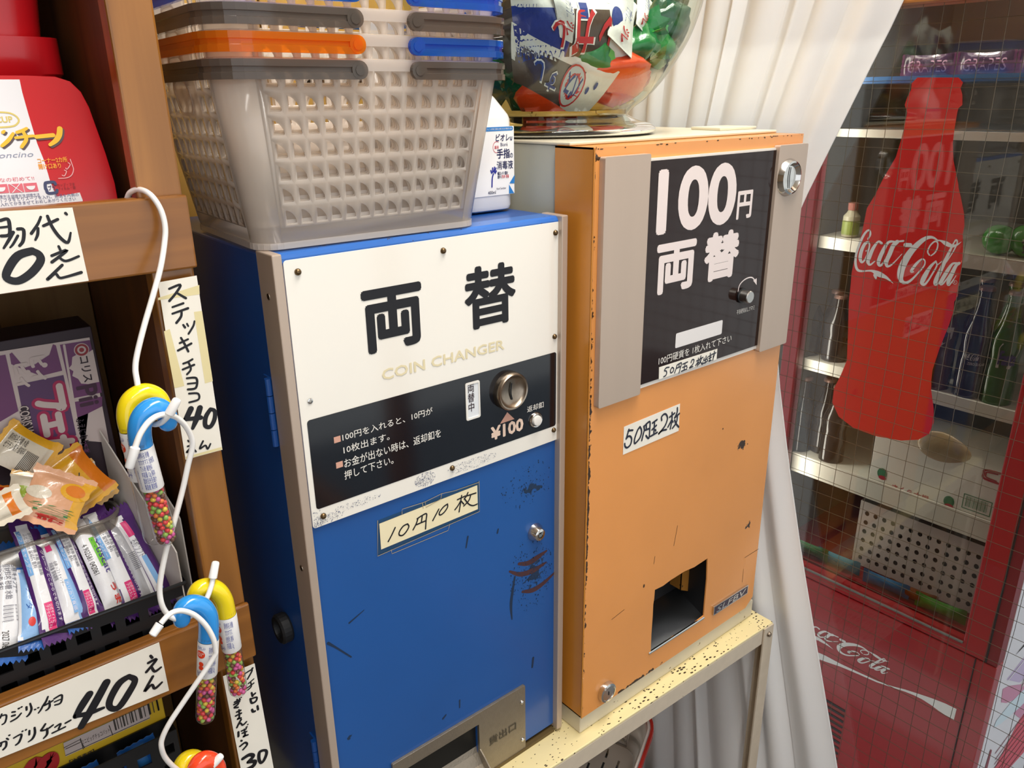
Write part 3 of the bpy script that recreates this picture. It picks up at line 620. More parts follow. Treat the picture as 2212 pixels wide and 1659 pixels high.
# ---------------- stack of shopping baskets ----------------
milky = thin('milky_plastic', '#fdf8f2', rough=.14, gloss=1.4, diffuse=.22, tl=.24)
milky2 = thin('milky_plastic_thick', '#fcf7f2', rough=.12, gloss=1.45, diffuse=.26, tl=.24)
def hand_m(nm, c): return thin(nm, c, rough=.05, gloss=1.5, diffuse=.16, tl=.18)
smoke, amber, azure = hand_m('smoky_plastic', '#a59a90'), hand_m('amber_plastic', '#ffb02c'), hand_m('blue_clear_plastic', '#3f98f2')
coral = hand_m('red_clear_plastic', '#f5665a')
KW, KD, KH, KT = .222, .176, .150, .023
def ring(h, off=0, n=6):
    """rounded rectangle at height h (fraction), pushed out by off"""
    w2, d2 = KW/2+KT*h+off, KD/2+KT*h+off; r = .020+.006*h+max(0, off)
    return rrect((-w2, -d2, w2, d2), r, n), w2, d2, r
HOLE = [(.20, .18), (.80, .18), (.85, .24), (.82, .38), (.72, .54), (.58, .68), (.42, .77), (.28, .81), (.21, .79)]
def holed(g, corners, nc, nr, skip=(), m=(.02, .02, .10, .04), hole=HOLE, flip=False):
    """panel between 4 corner points (bl, br, tr, tl) pierced by nc x nr holes"""
    bl, br, tr, tl = [Vector(c) for c in corners]
    def mp(s, t): return (bl*(1-s)+br*s)*(1-t)+(tl*(1-s)+tr*s)*t
    x0, x1, y0, y1 = m[0], 1-m[1], m[2], 1-m[3]
    def q(a, b, c, d): g.add([mp(a, b), mp(c, b), mp(c, d), mp(a, d)], [(0, 1, 2, 3)])
    q(0, 0, 1, y0); q(0, y1, 1, 1); q(0, y0, x0, y1); q(x1, y0, 1, y1)
    hl = [(1-a, b) for a, b in hole][::-1] if flip else hole
    loops = [[(0, 0), (1, 0), (1, 1), (0, 1)], hl]; flat = [p for l in loops for p in l]
    tri = geometry.tessellate_polygon([[Vector((a, b, 0)) for a, b in l] for l in loops])
    for j in range(nr):
        for i in range(nc):
            a, b, c, d = x0+(x1-x0)*i/nc, y0+(y1-y0)*j/nr, x0+(x1-x0)*(i+1)/nc, y0+(y1-y0)*(j+1)/nr
            if (i, j) in skip: q(a, b, c, d); continue
            g.add([mp(a+(c-a)*u, b+(d-b)*v) for u, v in flat], tri)
def make_basket():
    t = thing('shopping_basket', '', 'basket')
    g = G(); H0, H1 = 0.0, 1.0
    r0, w0, d0, c0 = ring(0); r1, w1, d1, c1 = ring(1)
    z0, z1 = .004, KH
    S = [((-w0+c0, -d0), (w0-c0, -d0), (w1-c1, -d1), (-w1+c1, -d1), 13), ((w0, -d0+c0), (w0, d0-c0), (w1, d1-c1), (w1, -d1+c1), 8),
         ((w0-c0, d0), (-w0+c0, d0), (-w1+c1, d1), (w1-c1, d1), 13), ((-w0, d0-c0), (-w0, -d0+c0), (-w1, -d1+c1), (-w1, d1-c1), 8)]
    for k, (a, b, c, d, n) in enumerate(S):
        sk = set((i, j) for i in (3, 4, 5) for j in (6, 5)) if n == 8 else ()
        if n == 8: sk = set(sk) | {(i, j) for i in (2,) for j in (6,)}
        holed(g, [(*a, z0), (*b, z0), (*c, z1), (*d, z1)], n, 7, sk, flip=(k % 2 == 1))
    m = 6
    for q in range(4):                                   # rounded corners
        o = q*(m+1)
        for i in range(m):
            a, b = r0[o+i], r0[o+i+1]; c, d = r1[o+i+1], r1[o+i]
            g.add([(*a, z0), (*b, z0), (*c, z1), (*d, z1)], [(0, 1, 2, 3)])
    g.obj('wall', milky, t, smooth='auto', solid=.0013)
    g = G(); b = ring(0, -.001)[0]; slots = []
    for j in range(7):
        for i in range(9):
            x, y = (i-4)*.0215+(.005 if j % 2 else -.005), (j-3)*.0215; slots.append([(x-.007, y-.0018), (x-.007, y+.0018), (x+.007, y+.0018), (x+.007, y-.0018)])
    g.prism([b]+slots, FZ(0), .004, .0052); g.obj('base', milky2, t)
    b0 = ring(0, .001)[0]; g = G()
    n = len(b0)
    for i in range(n):                                   # foot ring standing a few millimetres proud
        a, b = b0[i], b0[(i+1) % n]; g.add([(*a, .0006), (*b, .0006), (*b, .006), (*a, .006)], [(0, 1, 2, 3)])
    g.obj('foot_rim', milky2, t, solid=.0012)
    ra, rb = ring(.93, .0018)[0], ring(1, .0018)[0]; rc = ring(1, -.0008)[0]; g = G()
    for i in range(n):
        j = (i+1) % n; g.add([(*ra[i], KH-.0085), (*ra[j], KH-.0085), (*rb[j], KH), (*rb[i], KH), (*rc[j], KH+.0005), (*rc[i], KH+.0005)], [(0, 1, 2, 3), (3, 2, 4, 5)])
    g.obj('rim', milky2, t, solid=.001)
    for s in (-1, 1):                                    # hand hole frames in the two ends
        P = quadP((s*(w0+KT*.72), s*.03, KH*.72), (s*(w0+KT*.72), -s*.03, KH*.72), (s*(w0+KT*.95), s*.03, KH*.95))
        g = G().prism([rrect((.008, .0005, .052, .03), .012), rrect((.0105, .003, .0495, .0275), .0105)[::-1]], P, -.001, .0012); g.obj('grip_frame', milky2, t)
    # two bail handles folded down around the rim
    prof = [(0, -.0072), (.0042, -.0072), (.0042, -.0022), (.0030, -.0018), (.0030, .0018), (.0042, .0022), (.0042, .0072), (0, .0072)]
    for s in (-1, 1):
        xp = -.022 if s < 0 else .034
        path = []; w2, d2, r = w1+.0032, d1+.0032, c1+.003
        for a in [(xp*1.0, -d2)]+[(s*(w2-r)+s*r*sin(radians(k*15)), -(d2-r)-r*cos(radians(k*15))) for k in range(7)]: path.append(a)
        path += [(x, -y) for x, y in path[::-1]]
        g = G(); np_ = len(prof); vs = []
        for i, p in enumerate(path):
            a, b = path[max(0, i-1)], path[min(len(path)-1, i+1)]; dx, dy = b[0]-a[0], b[1]-a[1]; l = sqrt(dx*dx+dy*dy)
            nx, ny = (-dy/l, dx/l) if s < 0 else (dy/l, -dx/l)
            if nx*p[0]+ny*p[1] < 0: nx, ny = -nx, -ny
            vs += [(p[0]+nx*a2, p[1]+ny*a2, KH-.0080+h2) for a2, h2 in prof]
        g.add(vs, [(i*np_+k, i*np_+(k+1) % np_, (i+1)*np_+(k+1) % np_, (i+1)*np_+k) for i in range(len(path)-1) for k in range(np_)])
        for e in (path[0], path[-1]):
            sg = -1 if e[1] < 0 else 1
            g.disc((e[0], KH-.008), .0072, PLN((0, e[1], 0), (1, 0, 0), (0, 0, 1)) if sg < 0 else PLN((0, e[1], 0), (-1, 0, 0), (0, 0, 1)), 0, .0044, 20) if sg < 0 else g.disc((-e[0], KH-.008), .0072, PLN((0, e[1], 0), (-1, 0, 0), (0, 0, 1)), 0, .0044, 20)
        h = g.obj('handle', smoke, t); h['side'] = s
        for e in (path[0], path[-1]):
            G().cyl((e[0], e[1]-.0050, KH-.008), (e[0], e[1]+.0050, KH-.008), .0042, n=14).obj('pivot', smoke, h)
    return t
kb0 = make_basket()
GRP = 'nested shopping baskets on the blue coin changer'
specs = [(smoke, smoke, 'translucent basket with two smoky grey handles, bottom one of the stack on the blue changer'),
         (amber, azure, 'translucent basket with one orange and one blue handle, second from the bottom'),
         (smoke, smoke, 'translucent basket with smoky grey handles nested above the orange handled one'),
         (azure, azure, 'translucent basket with two blue handles, uppermost of the nested stack')]
BM = Matrix.Translation((.1075, .1015, BZ1+.0012)) @ Matrix.Rotation(radians(-2.5), 4, 'Z')
for i, (ml_, mr_, lab) in enumerate(specs):
    M4 = BM @ Matrix.Translation((.0006*(-1)**i, .0005*(i % 2), .0190*i)) @ Matrix.Rotation(radians((0, .5, -.4, .3)[i]), 4, 'Z')
    if i == 0: o = kb0; o.matrix_world = M4; o['label'] = lab; o['group'] = GRP
    else: o = copy_thing(kb0, M4, lab, GRP)
    for ch in o.children:
        if ch.name.startswith('handle'):
            mm = ml_ if ch['side'] < 0 else mr_
            ch.data = ch.data.copy(); ch.data.materials[0] = mm
            for c2 in ch.children: c2.data = c2.data.copy(); c2.data.materials[0] = mm
            if mm is amber: ch['label'] = 'orange handle'
            if mm is azure and ml_ is amber: ch['label'] = 'blue handle'
# one more basket under the table, red handle, leaning on its side
o = copy_thing(kb0, Matrix.Translation((.45, .125, .305)) @ Matrix.Rotation(radians(20), 4, 'Z') @ Matrix.Rotation(radians(-30), 4, 'Y') @ Matrix.Rotation(radians(6), 4, 'X') @ Matrix.Scale(1.1, 4), 'translucent basket with red handles lying under the machine table')
for ch in o.children:
    if ch.name.startswith('handle'):
        ch.data = ch.data.copy(); ch.data.materials[0] = coral
        for c2 in ch.children: c2.data = c2.data.copy(); c2.data.materials[0] = coral
for c in kb0.children:
    pass
cr = thing('storage_crate', 'grey plastic crate on the floor under the machine table', 'crate', (.45, .15, 0))
ckm = M('crate_grey', '#55585a', .5)
g = G()
for a in ((.27, .63, .02, .024), (.27, .63, .282, .286)): g.box(a[0], a[1], a[2], a[3], .004, .235)
g.box(.27, .274, .024, .282, .004, .235).box(.626, .63, .024, .282, .004, .235).obj('crate_wall', ckm, cr)
G().box(.274, .626, .024, .282, .001, .006).obj('crate_floor', ckm, cr)
# ---------------- hand sanitizer ----------------
t = thing('sanitizer_bottle', 'white hand sanitizer bottle behind the basket stack', 'bottle', (.287, .101, BZ1))
bw = white_plastic; g = G(); lv = []
for h, w2, d2 in ((0, .031, .018), (.002, .0345, .0215), (.006, .0355, .0225), (.098, .0355, .0225), (.103, .034, .021), (.120, .020, .0145), (.124, .0155, .0125), (.134, .0145, .0125)):
    lv.append([(x, y, BZ1+.0006+h) for x, y in rrect((.287-w2, .101-d2, .287+w2, .101+d2), min(d2*.8, .014), 5)])
n = len(lv[0])
for i in range(len(lv)-1): g.add(lv[i]+lv[i+1], [(k, (k+1) % n, n+(k+1) % n, n+k) for k in range(n)])
g.add(lv[0], [tuple(range(n-1, -1, -1))]).add(lv[-1], [tuple(range(n))])
g.obj('bottle_body', M('bottle_white', '#e9e8e6', .3, sub=.1), t, smooth='auto')
g = G().lathe([(.015, 0), (.015, .018), (.0135, .020), (.006, .021), (.0055, .036), (.012, .037), (.012, .043), (0, .044)], 24, (.287, .101, BZ1+.1346))
g.box(.281, .293, .060, .101, BZ1+.168, BZ1+.176).obj('pump', white_plastic, t, bevel=.001)
YB = .0782; PL_ = FY(YB)
lbx = (.2823,1.3479,.3216,1.4209)
lbx = (.2545, lbx[1], .3205, lbx[3])
lab = G().rect(lbx, PL_, .0002, .0004, .001).obj('front_label', M('label_white', '#f4f3f0', .3), t)
navy, bl2 = M('navy_print', '#1d2352', .4), M('label_blue', '#2f7fc4', .4)
bb = (.2929,1.4161,.3193,1.4204); G().rect((.2555, bb[1], bb[2], bb[3]), PL_, .0006, None, .002).obj('blue_band', bl2, lab)
text('肌にやさしい保湿成分配合', (.2575, bb[1]+.0014, bb[2]-.001, bb[3]-.0014), PL_, .0008, wprint, lab)
text('ビオレu', (.2946,1.4055,.3181,1.4131), PL_, .0007, navy, lab, .02, .15)
text('Bioré', (.3013,1.4,.3112,1.4038), PL_, .0007, navy, lab)
text('手指', (.2957,1.3871,.3142,1.3975), PL_, .0007, navy, lab, .02)
text('の', (.3145,1.3872,.3185,1.3923), PL_, .0007, navy, lab, .02)
text('消毒液', (.2954,1.3755,.3185,1.3846), PL_, .0007, navy, lab, .012)
text('幅広いバイ菌を\n素早く', (.2962,1.3657,.3111,1.3733), PL_, .0007, navy, lab, .01)
text('洗浄 消毒', (.3019,1.3659,.3123,1.3696), PL_, .0009, M('red_print', '#c8293f', .4), lab, .01)
text('薬用', (.2926,1.3974,.2983,1.4009), PL_, .0007, M('red_print', '#c8293f', .4), lab, .01)
g = G(); c = (.2957,1.3994); g.stroke([(c[0]+.0052*cos(radians(a)), c[1]+.0058*sin(radians(a))) for a in range(60, 320, 20)], .0005, PL_, .0007)
g.obj('red_ring', M('red_print', '#c8293f', .4), lab)
text('Hand Sanitizer', (.2944,1.354,.3082,1.3563), PL_, .0007, navy, lab)
text('400ml', (.2824,1.3497,.2933,1.3533), PL_, .0007, navy, lab, .01)
g = G().prism([(.3209,1.3686),(.313,1.3596),(.3204,1.3591)], PL_, .0007).prism([(.3125,1.3585),(.3123,1.3485),(.32,1.3481)], PL_, .0007); g.obj('blue_corner', bl2, lab)
hd = G()
for s in [[(.288,1.3576),(.2887,1.3669),(.2904,1.3714)],[(.2881,1.3723),(.2869,1.3751)],[(.2894,1.3734),(.2895,1.3777)],[(.291,1.3737),(.2921,1.3783)],[(.292,1.3732),(.2941,1.3774)],[(.293,1.372),(.2946,1.3742)]]: hd.stroke(s, .0017, PL_, .0007)
hd.obj('hand_drawing', M('hand_blue', '#27318f', .4), lab)
# ---------------- glass bowl of sweets ----------------
JC = (.464, .173); JZ = 1.4048
t = thing('glass_bowl', 'large footed clear glass bowl full of sweets on the orange machine', 'bowl', (JC[0], JC[1], JZ))
glass = thin('clear_glass', '#eef4ee', rough=.01, gloss=1.5)
rp = [(.0985, .0245), (.104, .031), (.122, .044), (.142, .066), (.157, .088), (.172, .116), (.184, .155), (.1885, .19), (.186, .225), (.176, .26), (.160, .285), (.150, .298), (.156, .306)]
rps = spline(rp, 4)
def rj(z):
    z -= JZ
    if z <= rps[0][1]: return rps[0][0]
    for (ra, za), (rb, zb) in zip(rps, rps[1:]):
        if za <= z <= zb: return ra+(rb-ra)*(z-za)/max(1e-6, zb-za)
    return .15
G().lathe(rps, 72, (JC[0], JC[1], JZ)).obj('bowl', glass, t, smooth=True)
G().lathe([(0, .020), (.09, .0225), (.0985, .0245)], 72, (JC[0], JC[1], JZ)).obj('bowl_bottom', glass, t, smooth=True)
m, N, L, b = newmat('solid_glass'); b.inputs['Transmission Weight'].default_value = 1; b.inputs['Roughness'].default_value = .02; b.inputs['IOR'].default_value = 1.45; b.inputs['Base Color'].default_value = (.93, .96, .93, 1)
G().lathe(spline([(.0975, .0235), (.101, .0215), (.112, .0165), (.126, .0125), (.1335, .0075), (.1325, .0025), (.127, .0008)], 4)+[(.118, .0008)]+spline([(.118, .0025), (.110, .008), (.095, .014), (.085, .0185)], 3)+[(0, .0185)], 72, (JC[0], JC[1], JZ)).obj('foot', m, t, smooth='auto')
def inside(g, mrg=.005):
    for i, v in enumerate(g.v):
        z = max(v[2], JZ+.0245+mrg); r = rj(z)-mrg; dx, dy = v[0]-JC[0], v[1]-JC[1]; l = sqrt(dx*dx+dy*dy)
        if l > r: dx, dy = dx*r/l, dy*r/l
        g.v[i] = (JC[0]+dx, JC[1]+dy, z)
    return g
def foil(name, col, rough=.22, tr=0):
    return M(name, col, rough, coat=.6, noise=(30, .25), bump=(140, .35))
def pillow(a, b, wid, thick, up, nu=14, nv=8, crimp=.10, rnd=None):
    """flow-wrapped packet from end a to end b: puffed body with flat crimped ends"""
    a, b = Vector(a), Vector(b); U = (b-a); L_ = U.length; U.normalize(); V = Vector(up); V = (V-U*V.dot(U)).normalized(); Nn = U.cross(V)
    if Nn.dot(Vector((-.6, -.72, .34))) < 0: V, Nn = -V, -Nn
    rn = rnd or random.Random(1); ph = rn.uniform(0, 6)
    def env(s):
        if s < crimp or s > 1-crimp: return 0.0
        q = (s-crimp)/(1-2*crimp); return min(1, max(0, 4*q*(1-q))**.42)
    g = G()
    for sd in (1, -1):
        def fn(s, t, sd=sd):
            e = env(s); w_ = wid*(1-.14*e); q = 2*t-1
            hgt = thick*.5*e*(1-abs(q)**2.4)*(1+.10*sin(9*s+ph+3*q))+.0003
            return a+U*(s*L_)+V*(q*w_/2)+Nn*(sd*hgt)
        o = len(g.f); g.grid(fn, nu, nv)
        if sd < 0: g.f[o:] = [f[::-1] for f in g.f[o:]]
    P = PLN(a, U, V); P.hgt = lambda u, v: max(0, 1)* thick*.5*env(min(1, max(0, u/L_)))*(1-min(1, abs(v/(wid/2*(1-.14*env(min(1, max(0, u/L_)))))))**2.4)*(1+.10*sin(9*u/L_+ph+3*v/wid*2))
    return g, P, L_
def zigzag(g0, P, x, d, wid, n=9):
    v0 = -wid/2; pts = [(x, v0), (x, -v0)]; k = n
    pts += [(x+d*(1 if i % 2 else .72), -v0-(wid/k)*i) for i in range(k+1)]
    return g0.prism(pts[::-1] if d > 0 else pts, P, 0, .0003)
green = foil('green_cellophane', '#1f7a3c'); dkgreen = foil('dark_green_cellophane', '#0f4a2a'); lgreen = foil('bright_green_paper', '#5fb030')
redo = foil('orange_red_bag', '#e0471c'); yel = foil('yellow_bag', '#d9a62c'); brownf = foil('chocolate_wrapper', '#4b3a33', .3); whitef = foil('white_wrapper', '#eceae6', .35); bluef = foil('blue_wrapper', '#23388f', .3); pinkf = foil('magenta_wrapper', '#b02a6a')
def blob(name, label, cat, c, r, mat, seed, sc=(1, 1, 1), grp=None, amp=.3):
    rn = random.Random(seed); g = G().sph((0, 0, 0), 1, 22, 14)
    k = [(rn.uniform(-1, 1), rn.uniform(-1, 1), rn.uniform(-1, 1), rn.uniform(2, 6), rn.uniform(0, 6)) for _ in range(9)]
    for i, v in enumerate(g.v):
        s = 1+amp*sum(sin((v[0]*a+v[1]*b_+v[2]*c_)*f+p) for a, b_, c_, f, p in k)/5
        g.v[i] = (c[0]+v[0]*r*s*sc[0], c[1]+v[1]*r*s*sc[1], c[2]+v[2]*r*s*sc[2])
    inside(g)
    return tag(g.obj(name, mat, None, smooth=True), label, cat, grp)
def tails(g, c, d, r, n=5, seed=0):
    rn = random.Random(seed); c, d = Vector(c), Vector(d).normalized(); e = d.orthogonal().normalized(); q = d.cross(e)
    for i in range(n):
        a = 2*pi*i/n; u = e*cos(a)+q*sin(a); t_ = d+u*.6
        g.add([c, c+t_*r+u.cross(d)*r*.3, c+t_*r*1.05, c+t_*r-u.cross(d)*r*.3], [(0, 1, 2), (0, 2, 3)])
    return g
def candy(c, r, mat, seed, label, d=(1, 0, .3), cat='candy'):
    """sweet twisted in crinkled cellophane"""
    rn = random.Random(seed); g = G().sph(c, r, 20, 12, (1.15, .9, .9))
    for i, v in enumerate(g.v):
        s = 1+.12*sin(v[0]*260+seed)+.12*sin(v[2]*210+v[1]*190+seed*2); g.v[i] = tuple(c[j]+(v[j]-c[j])*s for j in range(3))
    d = Vector(d).normalized()
    for s in (1, -1):
        e = d.orthogonal().normalized(); q = d.cross(e); ct = Vector(c)+d*(s*r*.95); n = 14
        vs = [ct+(e*cos(2*pi*k/n)+q*sin(2*pi*k/n))*r*.16 for k in range(n)]
        vs += [ct+d*(s*r*.75*(1+.25*(k % 2)))+(e*cos(2*pi*k/n)+q*sin(2*pi*k/n))*r*(.75+.3*(k % 2)) for k in range(n)]
        g.add(vs, [(k, (k+1) % n, n+(k+1) % n, n+k) for k in range(n)])
    inside(g, .006)
    return tag(g.obj('wrapped_candy', mat, None, smooth=True), label, cat, 'sweets in the glass bowl')

# sweets inside the bowl
GS = 'sweets in the glass bowl'
Q = [(.5585,.07,1.5333),(.5407,.07,1.509),(.4205,.055,1.4878),(.3284,.09,1.4443),(.492,.055,1.5069),(.5784,.09,1.5543),(.5444,.12,1.555)]
candy(Q[0], .030, dkgreen, 3, 'dark green cellophane sweet high on the right of the bowl', (.3, .2, 1))
candy(Q[1], .027, green, 5, 'green twisted sweet at the right of the bowl, under the dark one', (1, .2, .2))
candy(Q[2], .026, green, 6, 'pale green twisted sweet in the middle of the bowl', (1, 0, -.4))
candy(Q[3], .034, dkgreen, 9, 'green cellophane sweet low on the left of the bowl', (.2, 1, .4))
candy(Q[4], .024, green, 12, 'green sweet just below the upper chocolate stick', (.8, .2, .6))
candy(Q[5], .026, foil('olive_cellophane', '#5a5a24'), 15, 'olive coloured sweet at the top right of the bowl', (.1, .2, 1))
candy(Q[6], .03, dkgreen, 16, 'dark sweet behind the white wrapper ends', (1, .2, .2))
Q = [(.4591,.06,1.4709),(.3901,.1,1.4487),(.4759,.1,1.4397),(.5379,.09,1.4721),(.4437,.13,1.5043),(.4043,.16,1.5203),(.5424,.19,1.534)]
blob('snack_bag', 'orange red snack bag across the lower right of the bowl', 'bag', Q[0], .047, redo, 2, (1.1, .8, .62), GS)
blob('snack_bag', 'orange red snack bag with black print behind the lower chocolate stick', 'bag', Q[1], .042, redo, 4, (.9, .9, .75), GS)
blob('snack_bag', 'yellow snack bag at the very bottom of the bowl', 'bag', Q[2], .04, yel, 8, (1.2, .9, .45), GS)
blob('snack_bag', 'white and red snack bag at the right wall of the bowl', 'bag', Q[3], .03, foil('cream_bag', '#e2d2c0'), 11, (1.1, .8, .6), GS)
blob('snack_bag', 'dark wine red bag in the middle of the bowl', 'bag', Q[4], .06, foil('wine_bag', '#5a1a22'), 21, (1, .8, .6), GS)
blob('snack_bag', 'dark brown bag at the back left of the bowl', 'bag', Q[5], .075, foil('brown_bag', '#2c2420'), 23, (1, .8, .8), GS)
blob('snack_bag', 'dark green bag at the back of the bowl', 'bag', Q[6], .09, dkgreen, 25, (1, .8, .9), GS)
blob('wrapper_scrap', 'bright magenta wrapper peeping out beside the green sweets', 'wrapper', [(.47,.058,1.49)][0], .016, pinkf, 31, (1.5, .6, .6), GS)
def ribbon(label, pts, w_, mat):
    g = G(); n = len(pts)
    for s in (-1, 1): g.v += [(p[0]+s*w_/2*.8, p[1]-.001, p[2]+s*w_*.1) for p in pts]
    g.f += [(i, i+1, n+i+1, n+i) for i in range(n-1)]; g.mi += [0]*(n-1)
    tag(g.obj('paper_strip', mat, None, solid=.0004), label, 'paper strip', GS)
ribbon('bright green paper strip hanging in the middle of the bowl', [(.4248,.036,1.4992),(.4282,.037,1.4897),(.4364,.039,1.4801)], .016, lgreen)
ribbon('lime green paper strip at the right of the bowl', [(.5105,.045,1.522),(.543,.055,1.5291),(.58,.068,1.5407)], .014, lgreen)
def stick(label, a, b, wid, thick, up, body, seed, words, panel=None, endlen=.22, blue_to=0):
    t = thing('chocolate_stick', label, 'snack', a, GS)
    g, P, L_ = pillow(a, b, wid, thick, up, 22, 10, .06, random.Random(seed))
    inside(g, .0045)
    # white ends, coloured body: three bands of faces along the length
    for i, f in enumerate(g.f):
        s = sum((Vector(g.v[k])-P.O).dot(P.U) for k in f)/len(f)/L_
        g.mi[i] = 0 if endlen < s < 1-endlen else 1
        v = sum((Vector(g.v[k])-P.O).dot(P.V) for k in f)/len(f)/wid
        if blue_to and endlen*.4 < s < blue_to: g.mi[i] = 3
        if v > .30: g.mi[i] = 2
    g.obj('wrapper', [body, whitef, bluef if panel is None else panel, bluef], t, smooth=True)
    return t, P, L_
def lay(t, P, L_, thick, items, clamp=True, name='lettering'):
    """print following the puffed front of a packet: (words, u0, v0, u1, v1, material, quarter turns, layer)"""
    for (s, u0, v0, u1, v1, mat, rot, k) in items:
        v, f = glyphs(s, .03 if len(s) < 3 and s not in '■●' else 0); vs = []
        if s == '■': n = 8; v = [(i/n, j) for j in (0, .33, .66, 1) for i in range(n+1)]; f = [(j*9+i, j*9+i+1, j*9+i+10, j*9+i+9) for j in range(3) for i in range(n)]
        if s == '●': v = [(.5, .5)]+[(.5+.5*cos(i*pi/10)*r, .5+.5*sin(i*pi/10)*r) for r in (.5, 1) for i in range(20)]; f = [(0, 1+i, 1+(i+1) % 20) for i in range(20)]+[(1+i, 21+i, 21+(i+1) % 20, 1+(i+1) % 20) for i in range(20)]
        for a, b in v:
            for _ in range(rot): a, b = 1-b, a
            u, w_ = u0+a*(u1-u0), v0+b*(v1-v0); vs.append(P(u, w_, P.hgt(u, w_)+(.0011 if clamp else .0004)+.00022*k))
        g = G().add(vs, f)
        if clamp: inside(g, .0030-.0002*k)
        g.obj(name, mat, t)
rd, wd = M('red_letter', '#c22f35', .4), M('white_letter', '#ecebea', .4); nb = M('navy_letter', '#2c3f88', .4)
A = [(.2954,.062,1.5199),(.4597,.034,1.5206)]
t, P, L_ = stick('blue and brown chocolate stick lying level across the bowl', A[0], A[1], .068, .022, (0, 0, 1), brownf, 2, None, whitef, .24, .46)
K = L_
lay(t, P, K, .022, [('し', .30*K, -.022, .42*K, .008, wd, 2, 1), ('し', .31*K, -.020, .41*K, .006, rd, 2, 2), ('ガ', .46*K, -.03, .66*K, .020, wd, 2, 1), ('ガ', .475*K, -.028, .645*K, .018, rd, 2, 2), ('レ', .68*K, -.03, .78*K, .012, rd, 2, 1),
    ('■', .52*K, .006, .60*K, .026, wd, 0, 1), ('■', .53*K, .008, .59*K, .024, nb, 0, 2), ('●', .78*K, -.002, .88*K, .022, nb, 0, 2), ('サクサクだック', .02*K, .010, .22*K, .022, nb, 2, 2)])
A = [(.2888,.068,1.4963),(.431,.036,1.4466)]
t, P, L_ = stick('brown chocolate stick with white end slanting down across the bowl', A[0], A[1], .062, .024, (0, 0, 1), brownf, 7, None, whitef, .26)
K = L_
lay(t, P, K, .022, [('し', .22*K, -.016, .34*K, .008, wd, 2, 1), ('し', .23*K, -.014, .33*K, .006, nb, 2, 2), ('す', .37*K, -.020, .50*K, .004, wd, 2, 1), ('す', .38*K, -.018, .49*K, .002, nb, 2, 2), ('●', .53*K, -.026, .76*K, .020, rd, 0, 1), ('●', .545*K, -.024, .745*K, .018, M('pale_sign', '#c9cfd6', .4), 0, 1), ('パス', .57*K, -.016, .72*K, .010, nb, 2, 2),
    ('●', .79*K, -.004, .82*K, .004, nb, 0, 2), ('●', .85*K, .004, .88*K, .012, nb, 0, 2), ('ろりー ほりほり', .06*K, .004, .28*K, .016, wd, 2, 2)])
for b_, lb_, pts, w_, sd in ((1, 'white wrapper end pointing down in the middle of the bowl', "690,-60,.05 740,320,.028", .046, 3), (2, 'white wrapper end with red print at the right of the bowl', "1180,-60,.05 1150,420,.027", .05, 5), (3, 'narrow white wrapper end hanging at the far right of the bowl', "1370,-40,.06 1350,230,.04", .034, 8), (4, 'white wrapper end lying level at the top of the bowl', "760,10,.06 1070,30,.04", .03, 9)):
    A = [[(.366,.05,1.553),(.3534,.027,1.5071)], [(.4635,.05,1.5592),(.4331,.028,1.5014)], [(.5062,.06,1.5628),(.4804,.042,1.5232)], [(.3841,.06,1.5494),(.4263,.042,1.5457)]][b_-1]
    t = thing('chocolate_stick', lb_, 'snack', A[0], GS)
    g, P, L_ = pillow(A[0], A[1], w_, .014, (1, .2, 0), 14, 8, .08, random.Random(sd)); 
    for i, v in enumerate(g.v):
        s = (Vector(v)-P.O).dot(P.U)/L_; cv = (Vector(v)-P.O).dot(P.V); g.v[i] = tuple(Vector(v)-P.V*cv*.55*max(0, s)*(1 if b_ != 2 else .1))
    inside(g, .0035); g.obj('wrapper', whitef, t, smooth=True)
    K = L_; lay(t, P, K, .014, [('サクサク…', .25*K, -w_*.14, .62*K, w_*.14, nb, 0, 1), ('ジレ', .70*K, -w_*.14, .92*K, w_*.14, rd, 0, 1)])

# ---------------- wooden shelf on the left ----------------
wd_m = wood('varnished_shelf_wood', '#794a18', '#9d6528', 0, .3, .4, 7); wd_v = wood('varnished_post_wood', '#7d4e1a', '#a36c2e', 2, .3, .4, 7)
wd_d = wood('dark_shelf_wood', '#4f2c10', '#6b3f18', 2, .5, .1, 6); wd_b = wood('pale_back_board', '#7a5526', '#96703a', 2, .6, 0, 6)
SX1, SXL = -.0558, -.72
t = thing('wooden_shelf', 'varnished brown wooden display shelf at the left', 'shelf', (-.4, .18, 0))
G().box(-.0905, SX1-.0015, .036, .056, 0, 1.95).obj('post', wd_v, t, bevel=.002)
G().box(-.0855, -.0625, .056, .325, 0, 1.95).obj('side_panel', wd_d, t)
G().box(SXL, SXL+.033, .036, .325, 0, 1.95).obj('side_panel', wd_v, t)
for z0, z1 in ((1.3231, 1.3812), (.9375, .9987), (.56, .62), (1.70, 1.76)):
    G().box(SXL, SX1, .030, .0355, z0, z1).box(SXL+.034, -.091, .0355, .046, z0, z1).obj('front_rail', wd_m, t, bevel=.0018)
    G().box(SXL+.034, -.086, .0465, .30, z1-.052, z1-.036).obj('shelf_board', wd_d, t)
for i in range(7):
    x1 = -.0865-i*.088; G().box(max(SXL+.034, x1-.0865), x1, .301, .312, 0, 1.95).obj('back_board', wd_b, t, bevel=.001)
LP = FY(.0295)
def card(label, poly, P, strokes, n=.0004, mat=None, w_=.0022, thick=.0005, inkm=None, extra=None):
    t = thing('price_card', label, 'price card', P(*poly[0]))
    c = G().prism(poly, P, n, n+thick).obj('card', mat or paper, t)
    g = G()
    for s in strokes: g.stroke(s, w_, P, n+thick+.0002)
    g.obj('handwriting', inkm or ink, c)
    return t, c
